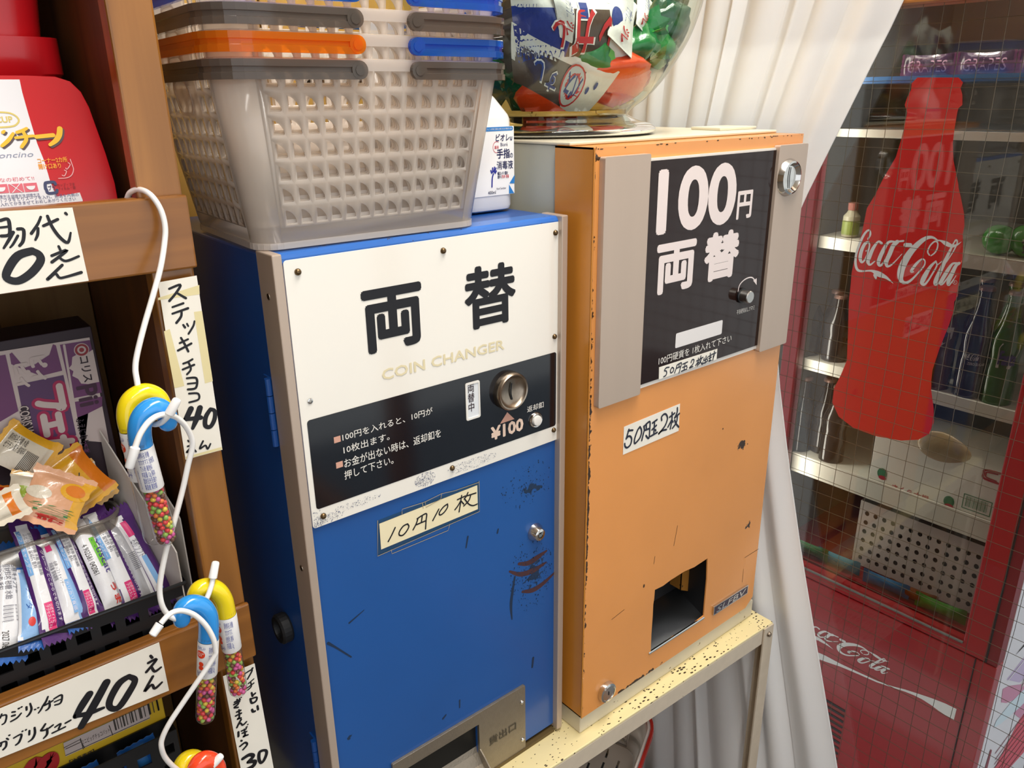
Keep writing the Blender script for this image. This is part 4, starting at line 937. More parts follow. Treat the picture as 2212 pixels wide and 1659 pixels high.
poly = [(-.2103,1.3814),(-.2227,1.3238),(-.1375,1.3248),(-.1385,1.379)]
card('white price card reading 代 and 0えん on the upper shelf rail', poly, LP, [[(-.1846,1.3744,.00223),(-.1802,1.375,.00224),(-.1798,1.3707,.00241),(-.1813,1.3644,.00226),(-.1861,1.3639,.00225)],[(-.1856,1.3697,.00164),(-.1806,1.3698,.00165)],[(-.1754,1.3676,.00228),(-.1721,1.3666,.00229),(-.1737,1.3594,.0023),(-.1766,1.356,.00199)],[(-.1786,1.3657,.00227),(-.1825,1.3604,.00212),(-.1864,1.3555,.00151)],[(-.1763,1.363,.00183),(-.1802,1.3577,.00167),(-.1825,1.3555,.00121)],[(-.1598,1.3744,.0017),(-.1626,1.3697,.00186),(-.1678,1.3636,.00216)],[(-.163,1.3668,.00186),(-.1641,1.3624,.00202),(-.1662,1.3589,.00155)],[(-.1593,1.3681,.00203),(-.1544,1.3698,.00219),(-.1495,1.3717,.00205)],[(-.1555,1.3746,.00203),(-.1541,1.3671,.0022),(-.1507,1.3592,.00239),(-.1462,1.3546,.00225),(-.143,1.3613,.00145)],[(-.1437,1.3755,.00206),(-.1431,1.3746,.00175)],[(-.1698,1.3514,.00544),(-.179,1.3492,.00584),(-.1865,1.341,.00566),(-.1888,1.3347,.00506),(-.1826,1.3316,.00543),(-.1736,1.3358,.0058),(-.1662,1.3433,.00567),(-.166,1.3484,.00502),(-.1698,1.3514,.00482)],[(-.1525,1.3526,.00176),(-.1519,1.3498,.00176)],[(-.1581,1.3465,.00207),(-.1476,1.3492,.0021),(-.1589,1.3419,.00224)],[(-.1538,1.3449,.00177),(-.1498,1.3415,.00194),(-.1409,1.3438,.0018)],[(-.1528,1.3389,.0021),(-.1639,1.3301,.0024)],[(-.1626,1.3307,.00192),(-.1583,1.3334,.00193),(-.1562,1.33,.00194),(-.152,1.33,.00196),(-.1414,1.3318,.00232)]])
poly = [(-.0889,1.316),(-.091,1.1619),(-.0591,1.1615),(-.0584,1.3171)]
t2, c2 = card('tall price strip reading ステッキチョコ 40えん taped on the shelf post', poly, LP, [[(-.0813,1.3098,.00184),(-.0723,1.3117,.00205),(-.0764,1.3059,.00205),(-.0827,1.3001,.00204)],[(-.0764,1.3059,.00186),(-.0697,1.3002,.00208)],[(-.0811,1.2947,.00168),(-.0723,1.2964,.00189)],[(-.082,1.2894,.00169),(-.0693,1.2917,.00209)],[(-.0747,1.29,.00189),(-.0758,1.2858,.00208),(-.0801,1.2814,.00208)],[(-.0751,1.2787,.00172),(-.074,1.2763,.00191)],[(-.072,1.2791,.00153),(-.0713,1.277,.00154)],[(-.0658,1.2801,.00154),(-.0674,1.2762,.00174),(-.072,1.2706,.00174)],[(-.0785,1.2684,.00172),(-.0765,1.2629,.00193),(-.0745,1.2559,.00194)],[(-.0801,1.2642,.00173),(-.0732,1.2661,.00174)],[(-.0824,1.2583,.00192),(-.0711,1.262,.00194)],[(-.0722,1.2485,.00177),(-.0761,1.2471,.00176),(-.08,1.2464,.00175)],[(-.0812,1.2415,.00175),(-.0716,1.2435,.00197)],[(-.0759,1.2472,.00176),(-.0747,1.2405,.00177),(-.0784,1.2367,.00177)],[(-.0791,1.2333,.00177),(-.0715,1.2315,.00199),(-.0731,1.2234,.002),(-.0797,1.2235,.00198)],[(-.0791,1.2284,.00158),(-.0727,1.2276,.00159)],[(-.0793,1.2197,.00179),(-.0722,1.2179,.00181),(-.0725,1.2127,.00182),(-.0803,1.212,.0018)],[(-.0799,1.206,.00502),(-.085,1.1983,.00461)],[(-.086,1.198,.00341),(-.073,1.1961,.00408)],[(-.0725,1.2049,.00507),(-.0764,1.1965,.00508),(-.081,1.1885,.00305)],[(-.0642,1.2013,.0035),(-.0689,1.1955,.00411),(-.0703,1.188,.00392),(-.0664,1.1858,.00374),(-.062,1.1914,.00395),(-.0607,1.1987,.00352),(-.0641,1.2016,.00309)],[(-.0865,1.1787,.00142),(-.0859,1.1774,.00143)],[(-.0875,1.1735,.00163),(-.0833,1.1733,.00164),(-.0893,1.1683,.00163),(-.0834,1.1695,.00144),(-.0815,1.1667,.00145)],[(-.0743,1.1745,.00166),(-.0781,1.1684,.00166),(-.073,1.17,.00167),(-.0715,1.1662,.00167),(-.0685,1.1702,.00147)]])
for pts in ([(-.0908,1.3039),(-.0911,1.3021),(-.0583,1.3015),(-.0575,1.3092)], [(-.0907,1.2763),(-.0901,1.2271),(-.082,1.2272),(-.086,1.2773)], [(-.0651,1.2878),(-.0652,1.2252),(-.0584,1.2257),(-.0585,1.2876)], [(-.0906,1.1645),(-.0908,1.1623),(-.0592,1.1618),(-.0594,1.1644)]):
    G().prism(pts, LP, .0010).obj('old_tape', M('yellow_tape', '#e4d7a4', .35), c2)
poly = [(-.3009,.9959),(-.3102,.9534),(-.1392,.9435),(-.1394,.997)]
card('long price card reading カジリッチョ ガブリチュー 40えん on the lower shelf rail', poly, LP, [[(-.2656,.9885,.00134),(-.2627,.9892,.00135),(-.2594,.988,.00144),(-.2613,.9823,.00144),(-.2636,.9812,.00128)],[(-.262,.9908,.00135),(-.2637,.9878,.00135)],[(-.2551,.9886,.00161),(-.2534,.9879,.00161)],[(-.256,.9852,.00177),(-.254,.9849,.00177)],[(-.2577,.9806,.00145),(-.2533,.9815,.00162),(-.2497,.9842,.00138)],[(-.2505,.9894,.00162),(-.25,.9895,.00162)],[(-.2485,.9897,.00146),(-.2481,.9898,.00146)],[(-.2452,.9879,.00179),(-.2456,.9851,.00163)],[(-.2422,.9897,.00147),(-.2423,.9841,.0018),(-.2446,.9803,.0018),(-.2466,.979,.00139)],[(-.2403,.9824,.00148),(-.2398,.9822,.00148)],[(-.238,.9827,.0014),(-.2374,.9826,.00141)],[(-.2342,.9829,.00149),(-.2362,.98,.00166),(-.2385,.9777,.00116)],[(-.2293,.9892,.0015),(-.2315,.9855,.00183),(-.2338,.9827,.00183),(-.2305,.9828,.00167),(-.2268,.9836,.00151)],[(-.2292,.9847,.0015),(-.2298,.9798,.00184),(-.2315,.9777,.00167),(-.2331,.9772,.00134)],[(-.2256,.9848,.00151),(-.2206,.9858,.00169),(-.2198,.9837,.00169),(-.222,.9784,.0017),(-.2261,.9786,.00143)],[(-.2259,.9817,.00126),(-.2217,.9818,.00127)],[(-.2697,.9649,.00144),(-.2669,.9651,.00145),(-.2644,.9641,.00162),(-.2653,.9599,.00178),(-.2677,.9579,.00162)],[(-.2673,.9648,.00145),(-.2686,.962,.00145)],[(-.2634,.9668,.00145),(-.2626,.9652,.00138)],[(-.2613,.9687,.00154),(-.261,.9687,.00154)],[(-.2589,.9644,.00138),(-.2534,.9648,.00164),(-.2561,.9587,.00189),(-.2589,.9571,.00147)],[(-.2523,.9671,.00148),(-.252,.9672,.00148)],[(-.2499,.967,.00148),(-.2495,.9671,.00148)],[(-.2476,.9649,.00165),(-.2484,.9613,.00166)],[(-.2437,.9657,.00166),(-.2445,.9603,.002),(-.2471,.9562,.00192),(-.2503,.9549,.00108)],[(-.236,.9647,.00168),(-.2382,.9622,.00185),(-.24,.9602,.00168),(-.2358,.9591,.00169),(-.231,.9606,.00153)],[(-.2357,.9596,.00186),(-.2367,.9544,.00203),(-.2397,.9519,.00135)],[(-.2301,.9577,.00145),(-.2257,.9587,.00171),(-.2279,.9548,.00171)],[(-.233,.9532,.00153),(-.2275,.9534,.00154),(-.2231,.9537,.00155)],[(-.2223,.9572,.00164),(-.2182,.9578,.00164)],[(-.2004,.9752,.00633),(-.2073,.9677,.00671),(-.2138,.9596,.00507)],[(-.2138,.9596,.00406),(-.2038,.9567,.00453),(-.1927,.9558,.00272)],[(-.1862,.9795,.00684),(-.199,.9627,.00723),(-.212,.9471,.00575)],[(-.1686,.976,.0051),(-.1773,.973,.00653),(-.1867,.9606,.0061),(-.1875,.9527,.00528),(-.1813,.9497,.00619),(-.1708,.9603,.00644),(-.1645,.9696,.00559),(-.1686,.976,.00468)],[(-.1484,.9875,.00238),(-.1474,.9849,.00261)],[(-.1513,.9813,.0026),(-.1442,.9814,.00262),(-.1543,.973,.00261)],[(-.1494,.9755,.0024),(-.1475,.9699,.00263),(-.142,.9714,.00199)],[(-.15,.9657,.00263),(-.1589,.9542,.00263),(-.1523,.9578,.00242),(-.1503,.9525,.00266),(-.1437,.9556,.00201)]])
poly = [(-.0908,.9323),(-.0884,.789),(-.0559,.7661),(-.0596,.9307)]
card('narrow price strip reading プチ占い なぞまんぼう 30 on the lower post', poly, LP, [[(-.0708,.9245,.00149),(-.0629,.9252,.00176),(-.0687,.9171,.00176)],[(-.0627,.9268,.00201),(-.0622,.9268,.00201)],[(-.0627,.914,.00127),(-.0686,.9116,.00151)],[(-.0704,.9072,.00151),(-.0633,.9093,.00152)],[(-.0662,.9119,.00151),(-.0663,.9067,.00152),(-.0701,.9046,.00151)],[(-.0669,.8994,.00201),(-.0664,.895,.00225)],[(-.0667,.8957,.00201),(-.0634,.8968,.00202)],[(-.069,.8931,.00225),(-.0682,.8874,.00238),(-.064,.8874,.00227),(-.0628,.8914,.00203),(-.0688,.8927,.00201)],[(-.069,.8796,.00263),(-.0684,.8768,.00263),(-.0664,.8761,.0024)],[(-.0633,.8808,.0024),(-.0632,.8764,.00253)],[(-.0842,.898,.00197),(-.0789,.8977,.0021)],[(-.0852,.8956,.00197),(-.0796,.896,.00198)],[(-.0816,.8998,.00174),(-.081,.8942,.00198),(-.0854,.8921,.00197),(-.0818,.8901,.00175)],[(-.0792,.8994,.00163),(-.0789,.8994,.00163)],[(-.0774,.8997,.0014),(-.0772,.8997,.0014)],[(-.0838,.8856,.00199),(-.0799,.8853,.002)],[(-.0854,.8817,.00199),(-.0798,.8817,.002)],[(-.0814,.8869,.00176),(-.0823,.8781,.002),(-.0846,.8773,.002),(-.0807,.8764,.00177)],[(-.0809,.8745,.00213),(-.0839,.8709,.00212),(-.0861,.8676,.002)],[(-.0843,.8701,.00177),(-.0819,.8705,.00177),(-.0802,.8671,.00202),(-.0762,.8688,.00179)],[(-.0854,.8615,.00237),(-.086,.8565,.00238)],[(-.0824,.8609,.00178),(-.0776,.8607,.00179)],[(-.082,.8579,.00179),(-.0775,.8573,.0018)],[(-.0794,.8613,.00179),(-.0797,.8535,.00216),(-.0817,.8537,.00203),(-.0768,.8526,.00181)],[(-.0771,.8624,.00203),(-.0767,.8625,.00203)],[(-.0754,.8648,.00155),(-.0752,.8649,.00156)],[(-.0842,.8499,.00215),(-.0836,.8492,.00215)],[(-.0862,.8439,.00204),(-.0809,.8452,.00229),(-.0791,.8416,.0023),(-.0838,.8381,.00205)],[(-.0855,.8274,.00364),(-.0787,.828,.00403),(-.0749,.8239,.00406),(-.0803,.8203,.00367)],[(-.0809,.82,.00367),(-.0742,.8163,.00433),(-.0773,.8119,.00457),(-.0864,.8123,.00367)],[(-.065,.8247,.00311),(-.0685,.8244,.00359),(-.0699,.817,.0036),(-.0685,.8107,.00312),(-.0651,.8121,.00351),(-.0617,.8181,.00351),(-.0618,.8225,.003),(-.065,.8249,.00273)]])
# ---- pasta cups on the upper shelf ----
redp = M('red_plastic', '#c8141e', .25, coat=.4); whp = M('white_print_film', '#eceaec', .25, coat=.4); ylw = M('yellow_print', '#f2bd2c', .4); shd = M('grey_shadow_print', '#55464a', .5)
SB_ = 1.3812-.036
def frustum(g, c, b, t, h, r, T=None, rim=.006, k=5):
    lv = []
    for z, s in ((0, b), (h*.80, b+(t-b)*.80), (h*.82, t), (h, t), ):
        lv.append([Vector((c[0]+x, c[1]+y, c[2]+z)) for x, y in rrect((-s/2, -s/2, s/2, s/2), r, k)])
    n = len(lv[0])
    for i in range(len(lv)-1): g.add(lv[i]+lv[i+1], [(q, (q+1) % n, n+(q+1) % n, n+q) for q in range(n)])
    g.add(lv[0], [tuple(range(n-1, -1, -1))]).add(lv[-1], [tuple(range(n))])
    return g
Cp = [(-.1411,.15,1.4725),(-.1149,.15,1.4727),(-.0956,.15,1.512)]
cx = Cp[2][0]-.054
for k, (z, lb_) in enumerate(((SB_+.0005, 'red and white noodle cup standing upright behind the tilted one'), (SB_+.156, 'red and white noodle cup stacked on top of another cup'))):
    t = thing('noodle_cup', lb_, 'cup', (cx, .205, z), 'noodle cups on the upper shelf')
    h = .155 if k == 0 else .1
    body = frustum(G(), (cx, .205, z), .084, .104, h, .02).obj('cup_body', redp, t, smooth='auto')
    P = FY(.205-.047); 
    w0 = cx-.052
    PT = PLN((cx, .205-.0425, z), (1, 0, 0), (0, -.0082/(h*.8), 1)); 
    G().prism([(-.030, .003), (.004, .003), (-.008, h*.8-.001), (-.034, h*.8-.001)], PT, .0004, .0009).obj('white_panel', whp, body)
    G().prism([(-.038, h*.822), (-.009, h*.822), (-.012, h-.001), (-.038, h-.001)], FY(.205-.052), .0003, .0008).obj('white_panel', whp, body)
    g = G(); text('チーノ', (-.02, h*.52, .022, h*.70), PT, .0014, shd, g=g); g.obj('lettering_shadow', shd, body)
    text('チーノ', (-.021, h*.53, .021, h*.71), PT, .0018, ylw, body, .02)
LPP = [(-.161,1.4689),(-.1054,1.4654),(-.0995,1.3791)]
# front cup lying on its side so that its lid faces out
LT = PLN((-.2, .075, 1.3575), (1, 0, 0), (0, sin(radians(14)), cos(radians(14))))
q = [(.0279,.1159),(.0635,.1162),(.0816,.1156),(.0917,.1119),(.0974,.1041),(.1006,.0921),(.1024,.0749),(.1044,.0568),(.1058,.0329),(.1043,.0053)]
lidp = [(-.1150+.008, .0006), (q[9][0]-.004, .0006), (q[9][0], .006)]+q[8:0:-1]+[(-.09, q[1][1]), (-.108, q[1][1]-.006), (-.115, q[1][1]-.022), (-.115, .008)]
t = thing('noodle_cup', 'red and white noodle cup tilted so that its printed lid faces out', 'cup', LT(-.03, .04), 'noodle cups on the upper shelf')
lid = G().prism(lidp, LT, -.008, 0).obj('lid', redp, t, bevel=.0018)
cxm = sum(a[0] for a in lidp)/len(lidp); cym = sum(a[1] for a in lidp)/len(lidp)
inner = [(cxm+(a-cxm)*.92, cym+(b-cym)*.92) for a, b in lidp]; inb = [(cxm+(a-cxm)*.72, cym+(b-cym)*.72) for a, b in lidp]; n = len(inner)
G().add([LT(a, b, -.008) for a, b in inner]+[LT(a, b, -.05) for a, b in inb], [(i, (i+1) % n, n+(i+1) % n, n+i) for i in range(n)]+[tuple(range(2*n-1, n-1, -1))]).obj('cup_body', redp, t, smooth='auto')
wpoly = [(.0278,.113),(.0573,.1131),(.0569,.1037),(.0573,.0867),(.0581,.0661),(.0599,.0521),(.0603,.0374),(.062,.0256),(.0787,.0274),(.0794,.0216),(.079,.0144),(.0064,.0212)]
wp = G().prism(wpoly, LT, .0003, .0005).obj('white_panel', whp, lid)
for mt, dx, dy, nn, nm in ((shd, 5, 6, .0008, 'lettering_shadow'), (ylw, 0, 0, .0011, 'lettering')):
    g = G()
    for s in [[(.0375,.0748,.00228),(.0386,.0757,.00183)],[(.0348,.0652,.00228),(.0396,.0689,.00266),(.044,.0738,.00203)],[(.0466,.0745,.00222),(.0503,.0756,.00242),(.0536,.0772,.00206)],[(.0448,.0706,.00203),(.057,.0716,.00207)],[(.0509,.0743,.00233),(.0515,.0693,.00262),(.0472,.0638,.00233)],[(.0586,.0708,.00293),(.0702,.0716,.00307)],[(.0759,.0762,.00387),(.0743,.0715,.00386),(.0711,.0675,.00347),(.0665,.0645,.00249)]]:
        g.stroke([(a[0]+dx*.0002, a[1]-dy*.0002, a[2]) for a in s], .003, LT, nn)
    g.obj(nm, mt, lid)
g = G()
for s in [[(.0358,.0896),(.0442,.089),(.0485,.0867),(.0499,.0832),(.0469,.0799),(.0419,.0788),(.0332,.0786)]]: g.stroke(s, .0012, LT, .0008)
g.obj('oval_outline', M('pale_gold', '#d9c46a', .4), lid)
text('CUP', (.0349,.0819,.046,.0865), LT, .0008, M('pale_gold', '#d9c46a', .4), lid, .03)
text('peperoncino', (.0106,.0551,.0536,.06), LT, .0008, M('grey_blue_print', '#8c93a8', .5), lid, 0, .3)
text('コーナー2カ所\n開け口あり', (.055,.0466,.0757,.0551), LT, .0008, M('orange_print', '#f0a030', .4), lid, .01)
g = G()
for s in [[(.0778,.053),(.0782,.0488),(.0783,.0452),(.0762,.0412),(.0725,.0392),(.0664,.0391)],[(.0758,.0505),(.0768,.0489),(.074,.0457),(.0732,.0466)],[(.0719,.0451),(.0731,.044),(.071,.0408),(.0695,.0414)]]: g.stroke(s, .0006, LT, .0008)
g.obj('corner_mark', M('pink_line', '#eab0b0', .4), lid)
pkp = M('pink_print', '#dd6a78', .4)
text('みんなの初めて!!', (.019,.039,.0501,.0421), LT, .0008, pkp, lid)
for bx, pic in (((.0219,.031,.0315,.0375), 0), ((.032,.0307,.0414,.0372), 1), ((.0419,.0306,.0509,.0371), 2)):
    o = G().rect(bx, LT, .0008).obj('print_square', pkp, lid); mx_, my_ = (bx[0]+bx[2])/2, (bx[1]+bx[3])/2; r = (bx[2]-bx[0])*.33
    g = G().prism([(mx_+r*cos(radians(180+a*20)), my_+.001+r*sin(radians(180+a*20))) for a in range(10)], LT, .0011)
    if pic == 1: g = G().stroke([(mx_-r, my_-r), (mx_+r, my_+r)], .0005, LT, .0011).stroke([(mx_-r, my_+r), (mx_+r, my_-r)], .0005, LT, .0011)
    g.obj('pictogram', whp, o)
    text('調理方法', (bx[0], bx[1]-.0040, bx[2], bx[1]-.0012), LT, .0008, M('blue_grey_print', '#5a5f86', .5), lid)
g = G(); 
for s in [[(.0559,.032),(.0565,.0357),(.0579,.0366),(.0625,.0366),(.0633,.035)],[(.0634,.0304),(.0621,.0287),(.057,.0286),(.0563,.0314)]]: g.stroke(s, .0022, LT, .0008)
g.obj('recycle_mark', M('blue_grey_dark', '#3a4066', .5), lid); text('プラ', (.0577,.0306,.0625,.0343), LT, .0009, M('blue_grey_dark', '#3a4066', .5), lid, .02)
text('カップ・フタ\nフィルム・袋', (.0643,.0303,.0767,.0353), LT, .0008, M('brown_red_print', '#7a2028', .4), lid)
text('(食べ方) フタをとりスープを入れ、熱湯を内側の\n線まで入れてかきまぜておめしあがりください', (.0153,.0215,.0774,.0273), LT, .0008, M('blue_grey_print', '#5a5f86', .5), lid)
# ---- purple sweet box at the back of the middle shelf ----
XB = FY(.15); bz0 = .9988-.036
xr = -.1197
t = thing('sweet_box', 'purple and white whistle gum box at the back of the middle shelf', 'box', (-.18, .175, bz0))
cw = M('card_purple', '#6c3766', .45); cwh = M('card_white', '#c9b9b4', .5); cmg = M('card_magenta', '#a3124c', .4); cdk = M('card_dark', '#2a1622', .5)
bx = G().box(-.262, xr, .1504, .20, bz0+.0004, 1.2605).obj('carton', cdk, t, bevel=.0008)
G().prism([(-.2177,1.2527),(-.2311,1.1895),(-.1247,1.1467),(-.1229,1.2507)], XB, .0001, .0004).obj('front_print', cwh, bx)
def pp(poly, mat, n=.0007, nm='print_panel'): return G().prism(poly, XB, n).obj(nm, mat, bx)
pp([(-.1474,1.2488),(-.147,1.1976),(-.1221,1.1971),(-.1231,1.2482)], cw); pp([(-.1863,1.2485),(-.1868,1.2395),(-.1781,1.2322),(-.1669,1.2241),(-.15,1.2251),(-.1506,1.2489),(-.1526,1.2504),(-.1571,1.2416),(-.1693,1.2356),(-.1776,1.2342),(-.1843,1.2496)], cw)
pp([(-.1862,1.2205),(-.187,1.1982),(-.1834,1.1539),(-.1502,1.1621),(-.1498,1.2209)], M('card_violet', '#56335e', .45)); pp([(-.2059,1.2491),(-.2098,1.1889),(-.19,1.1968),(-.1893,1.2486)], cw)
pp([(-.1467,1.1938),(-.1482,1.1405),(-.1418,1.1422),(-.1476,1.1784),(-.1369,1.1802),(-.1242,1.1839),(-.1225,1.1934)], cw)
g = G()
for s in [[(-.1443,1.2476),(-.1489,1.142)]]: g.stroke(s, .002, XB, .0010)
g.obj('white_rule', cwh, bx)
for w_, mt, n in ((180, cmg, .0009), (95, cwh, .0013)):
    g = G(); k = w_
    for s in [[(-.1551,1.2118),(-.1557,1.1922),(-.159,1.1925)],[(-.174,1.1998),(-.1693,1.1974),(-.1551,1.1926)],[(-.1725,1.1869),(-.1729,1.1693)],[(-.1607,1.186),(-.1608,1.1704)],[(-.1717,1.1776),(-.1618,1.1777)],[(-.1735,1.1613),(-.1548,1.1581)],[(-.1609,1.1634),(-.1609,1.1493),(-.1729,1.1494)],[(-.1542,1.1496),(-.154,1.1493)],[(-.1549,1.1444),(-.1547,1.1441)]]:
        g.stroke(s, k/7.9*.00043*1.08, XB, n)
    g.obj('brush_letters', mt, bx)
text('コリス', (-.1349,1.2102,-.1273,1.2345), XB, .0012, cdk, bx, .02, rot=3)
pp([(-.1399,1.2357),(-.1363,1.2371),(-.1266,1.2372),(-.1223,1.2391),(-.1225,1.2079),(-.1319,1.2079),(-.1374,1.2098),(-.139,1.2147),(-.1431,1.2185),(-.1414,1.2226),(-.1445,1.2261),(-.1417,1.2288)], cwh, .0009, 'cloud')
text('Pii', (-.1422,1.1875,-.1253,1.2076), XB, .0012, M('card_plum', '#3c1430', .4), bx, .03, rot=3)
text('ふえになります', (-.1482,1.1399,-.1412,1.1778), XB, .0013, cdk, bx, .02, rot=3)
g = G(); g.stroke([(-.1854,1.1972),(-.1867,1.156)], .0075, XB, .0010, False); g.obj('black_band', cdk, bx)
text('CORIS WHISTLE', (-.1896,1.1533,-.1819,1.2005), XB, .0014, cwh, bx, .015, rot=3)
for s_, cc in (('ピ', "520,640 780,640 780,860 520,860"), ('ィ', "560,880 740,880 740,1020 560,1020"), ('ピ', "190,770 490,770 490,1000 190,1000"), ('ィ', "310,1020 490,1020 490,1150 310,1150")): pass
text('ピィ', (-.1738,1.22,-.1602,1.2426), XB, .0012, cwh, bx, .05, rot=3); text('ピィ', (-.1867,1.2164,-.1741,1.239), XB, .0012, cwh, bx, .05, rot=3)
c = (-.1314,1.2408); o = G().disc(c, .0062, XB, .0010).obj('round_seal', cwh, bx); G().prism([[(c[0]+.0055*cos(a*pi/10), c[1]+.0055*sin(a*pi/10)) for a in range(20)], [(c[0]+.0036*cos(-a*pi/10), c[1]+.0036*sin(-a*pi/10)) for a in range(20)]], XB, .0013).disc(c, .002, XB, .0013).obj('seal_print', M('card_red', '#8e1a26', .4), o)
# ---- white cardboard dividers ----
cbd = M('white_cardboard', '#c9c2ba', .6)
A = [(-.1369,.15,1.1666),(-.1344,.052,1.1391),(-.163,.06,1.0978),(-.1563,.15,1.1015)]
def sheet(label, a, b, top2=None, mat=cbd):
    (xa, ya, za), (xb, yb, zb) = a, b; g = G(); zf = bz0+.0008
    P = quadP((xa, ya, zf), (xb, yb, zf), (xa, ya, za)); L_ = sqrt((xa-xb)**2+(ya-yb)**2)
    return tag(g.prism([(0, 0), (L_, 0), (L_, zb-zf), (L_*.97, zb-zf+.004), (0, za-zf)], P, 0, .0012).obj('cardboard_divider', mat), label, 'cardboard')
sheet('front white cardboard divider standing beside the clear tub', (-.1305, .146, A[0][2]-.004), (-.1060, .050, 1.066))
A2 = [(-.1199,.15,1.1623),(-.1196,.1,1.1564)]
sheet('rear white cardboard sheet leaning by the purple box', (-.1115, .148, A2[0][2]), (-.0955, .060, A2[0][2]-.07))
# ---- clear tub of jelly packets ----
tubm = thin('tub_plastic', '#d9d3cb', rough=.1, gloss=1.5, diffuse=.12, tl=.1)
ux0, ux1, uy0, uy1, uz = -.255, -.1345, .098, .146, 1.064
t = thing('clear_tub', 'clear plastic tub holding yellow jelly packets on the middle shelf', 'tub', (-.19, .122, bz0))
lo = rrect((ux0+.008, uy0+.006, ux1-.008, uy1-.004), .018, 6); hi = rrect((ux0, uy0, ux1, uy1), .022, 6); n = len(lo); g = G()
zt = 1.094
g.add([(*a, bz0+.001) for a in lo]+[(*a, zt) for a in hi], [(i, (i+1) % n, n+(i+1) % n, n+i) for i in range(n)]+[tuple(range(n))])
g.obj('tub_body', tubm, t, smooth='auto', solid=.001)
G().tube([(*a, zt) for a in hi], .0020, 8, closed=True).obj('tub_rim', tubm, t, smooth=True)
GJ = 'jelly packets in the clear tub'
def packet(label, a, b, wid, thick, mats, limits, seed, group, cat='snack packet', name='jelly_packet', up=(1, 0, 0), crimp=.07, crl=.0045, crimpmat=None):
    t = thing(name, label, cat, a, group)
    g, P, L_ = pillow(a, b, wid, thick, up, 18, 10, crimp, random.Random(seed))
    for i, f in enumerate(g.f):
        v = sum((Vector(g.v[k])-P.O).dot(P.V) for k in f)/len(f)/wid+.5
        g.mi[i] = next((k for k, l in enumerate(limits) if v < l), len(limits))
    w_ = g.obj('wrapper', mats, t, smooth=True)
    cm = crimpmat or mats[0]
    for x, d in ((.0005, -crl), (L_-.0005, crl)):
        zg = G(); zigzag(zg, P, x, d, wid*.98, 11); zg.obj('crimped_end', cm, t, solid=.0005)
    return t, P, L_
yf = foil('yellow_film', '#e0a527', .25); of_ = foil('orange_film', '#d9781f', .25); rf = foil('red_film', '#b8261c', .25); sf = foil('salmon_film', '#d9a27c', .3); gf = foil('lime_film', '#9ab033', .3); cf = foil('cream_film', '#d8cdb8', .3)
gp, rp_ = M('green_print', '#1f7a35', .4), M('red_jelly_print', '#c4302a', .4); bkp = M('black_fine_print', '#3a342e', .5)
J = [(-.1711,.105,1.1434),(-.1966,.088,1.115),(-.1712,.128,1.1509),(-.1514,.11,1.1124),(-.1941,.118,1.1461),(-.209,.1,1.1263),(-.2164,.125,1.1396),(-.2312,.105,1.1351),(-.2083,.14,1.1774),(-.1814,.128,1.1507),(-.1574,.13,1.1352),(-.144,.122,1.1048),(-.2244,.095,1.1466),(-.2211,.085,1.1289)]
t, P, K = packet('melon jelly packet with fruit picture lying uppermost in the tub', J[0], J[1], .052, .012, [sf, sf, yf], [.3, .75], 1, GJ, crimpmat=sf)
lay(t, P, K, .012, [('●', .10*K, .000, .46*K, .024, yf, 0, 1), ('●', .14*K, .004, .38*K, .020, of_, 0, 2), ('●', .34*K, -.024, .60*K, -.004, cf, 0, 1), ('メロングミ', .66*K, -.020, .86*K, .020, gp, 2 if P.V.z < 0 else 0, 2), ('完熟', .86*K, -.010, .97*K, .014, rp_, 2 if P.V.z < 0 else 0, 2)], False)
t, P, K = packet('orange and red jelly packet behind the melon one', J[2], J[3], .044, .011, [rf, yf, of_], [.22, .7], 2, GJ, crimpmat=yf)
lay(t, P, K, .011, [('ミニグミ', .4*K, -.008, .75*K, .006, bkp, 0, 1)], False)
t, P, K = packet('grey backed jelly packet left of the melon one', J[4], J[5], .034, .010, [cf, sf, yf], [.5, .8], 3, GJ, crimpmat=yf)
lay(t, P, K, .010, [('●', .35*K, -.012, .7*K, .004, gf, 0, 1)], False)
packet('dark yellow jelly packet at the left end of the tub', J[6], J[7], .04, .012, [of_, rf, yf], [.4, .6], 4, GJ, crimpmat=of_)
t, P, K = packet('white backed jelly packet with barcode lying across the tub rim', J[8], J[9], .042, .010, [cf, cf, yf], [.3, .78], 5, GJ, crimpmat=yf)
g0 = [('原材料名 砂糖 水飴\nゼラチン 果汁 酸味料', .08*K, -.004, .52*K, .010, bkp, 0, 1)]+[('■', (.55+.03*k)*K, -.016, (.565+.03*k)*K, .002, bkp, 0, 1) for k in range(9)]
lay(t, P, K, .010, g0, False)
t, P, K = packet('lime and yellow jelly packet at the right of the tub', J[10], J[11], .030, .010, [gf, yf, cf], [.35, .7], 6, GJ, crimpmat=yf)
packet('cream and orange jelly packet at the front left of the tub', J[12], J[13], .036, .010, [cf, of_, cf], [.6, .8], 7, GJ, crimpmat=cf)
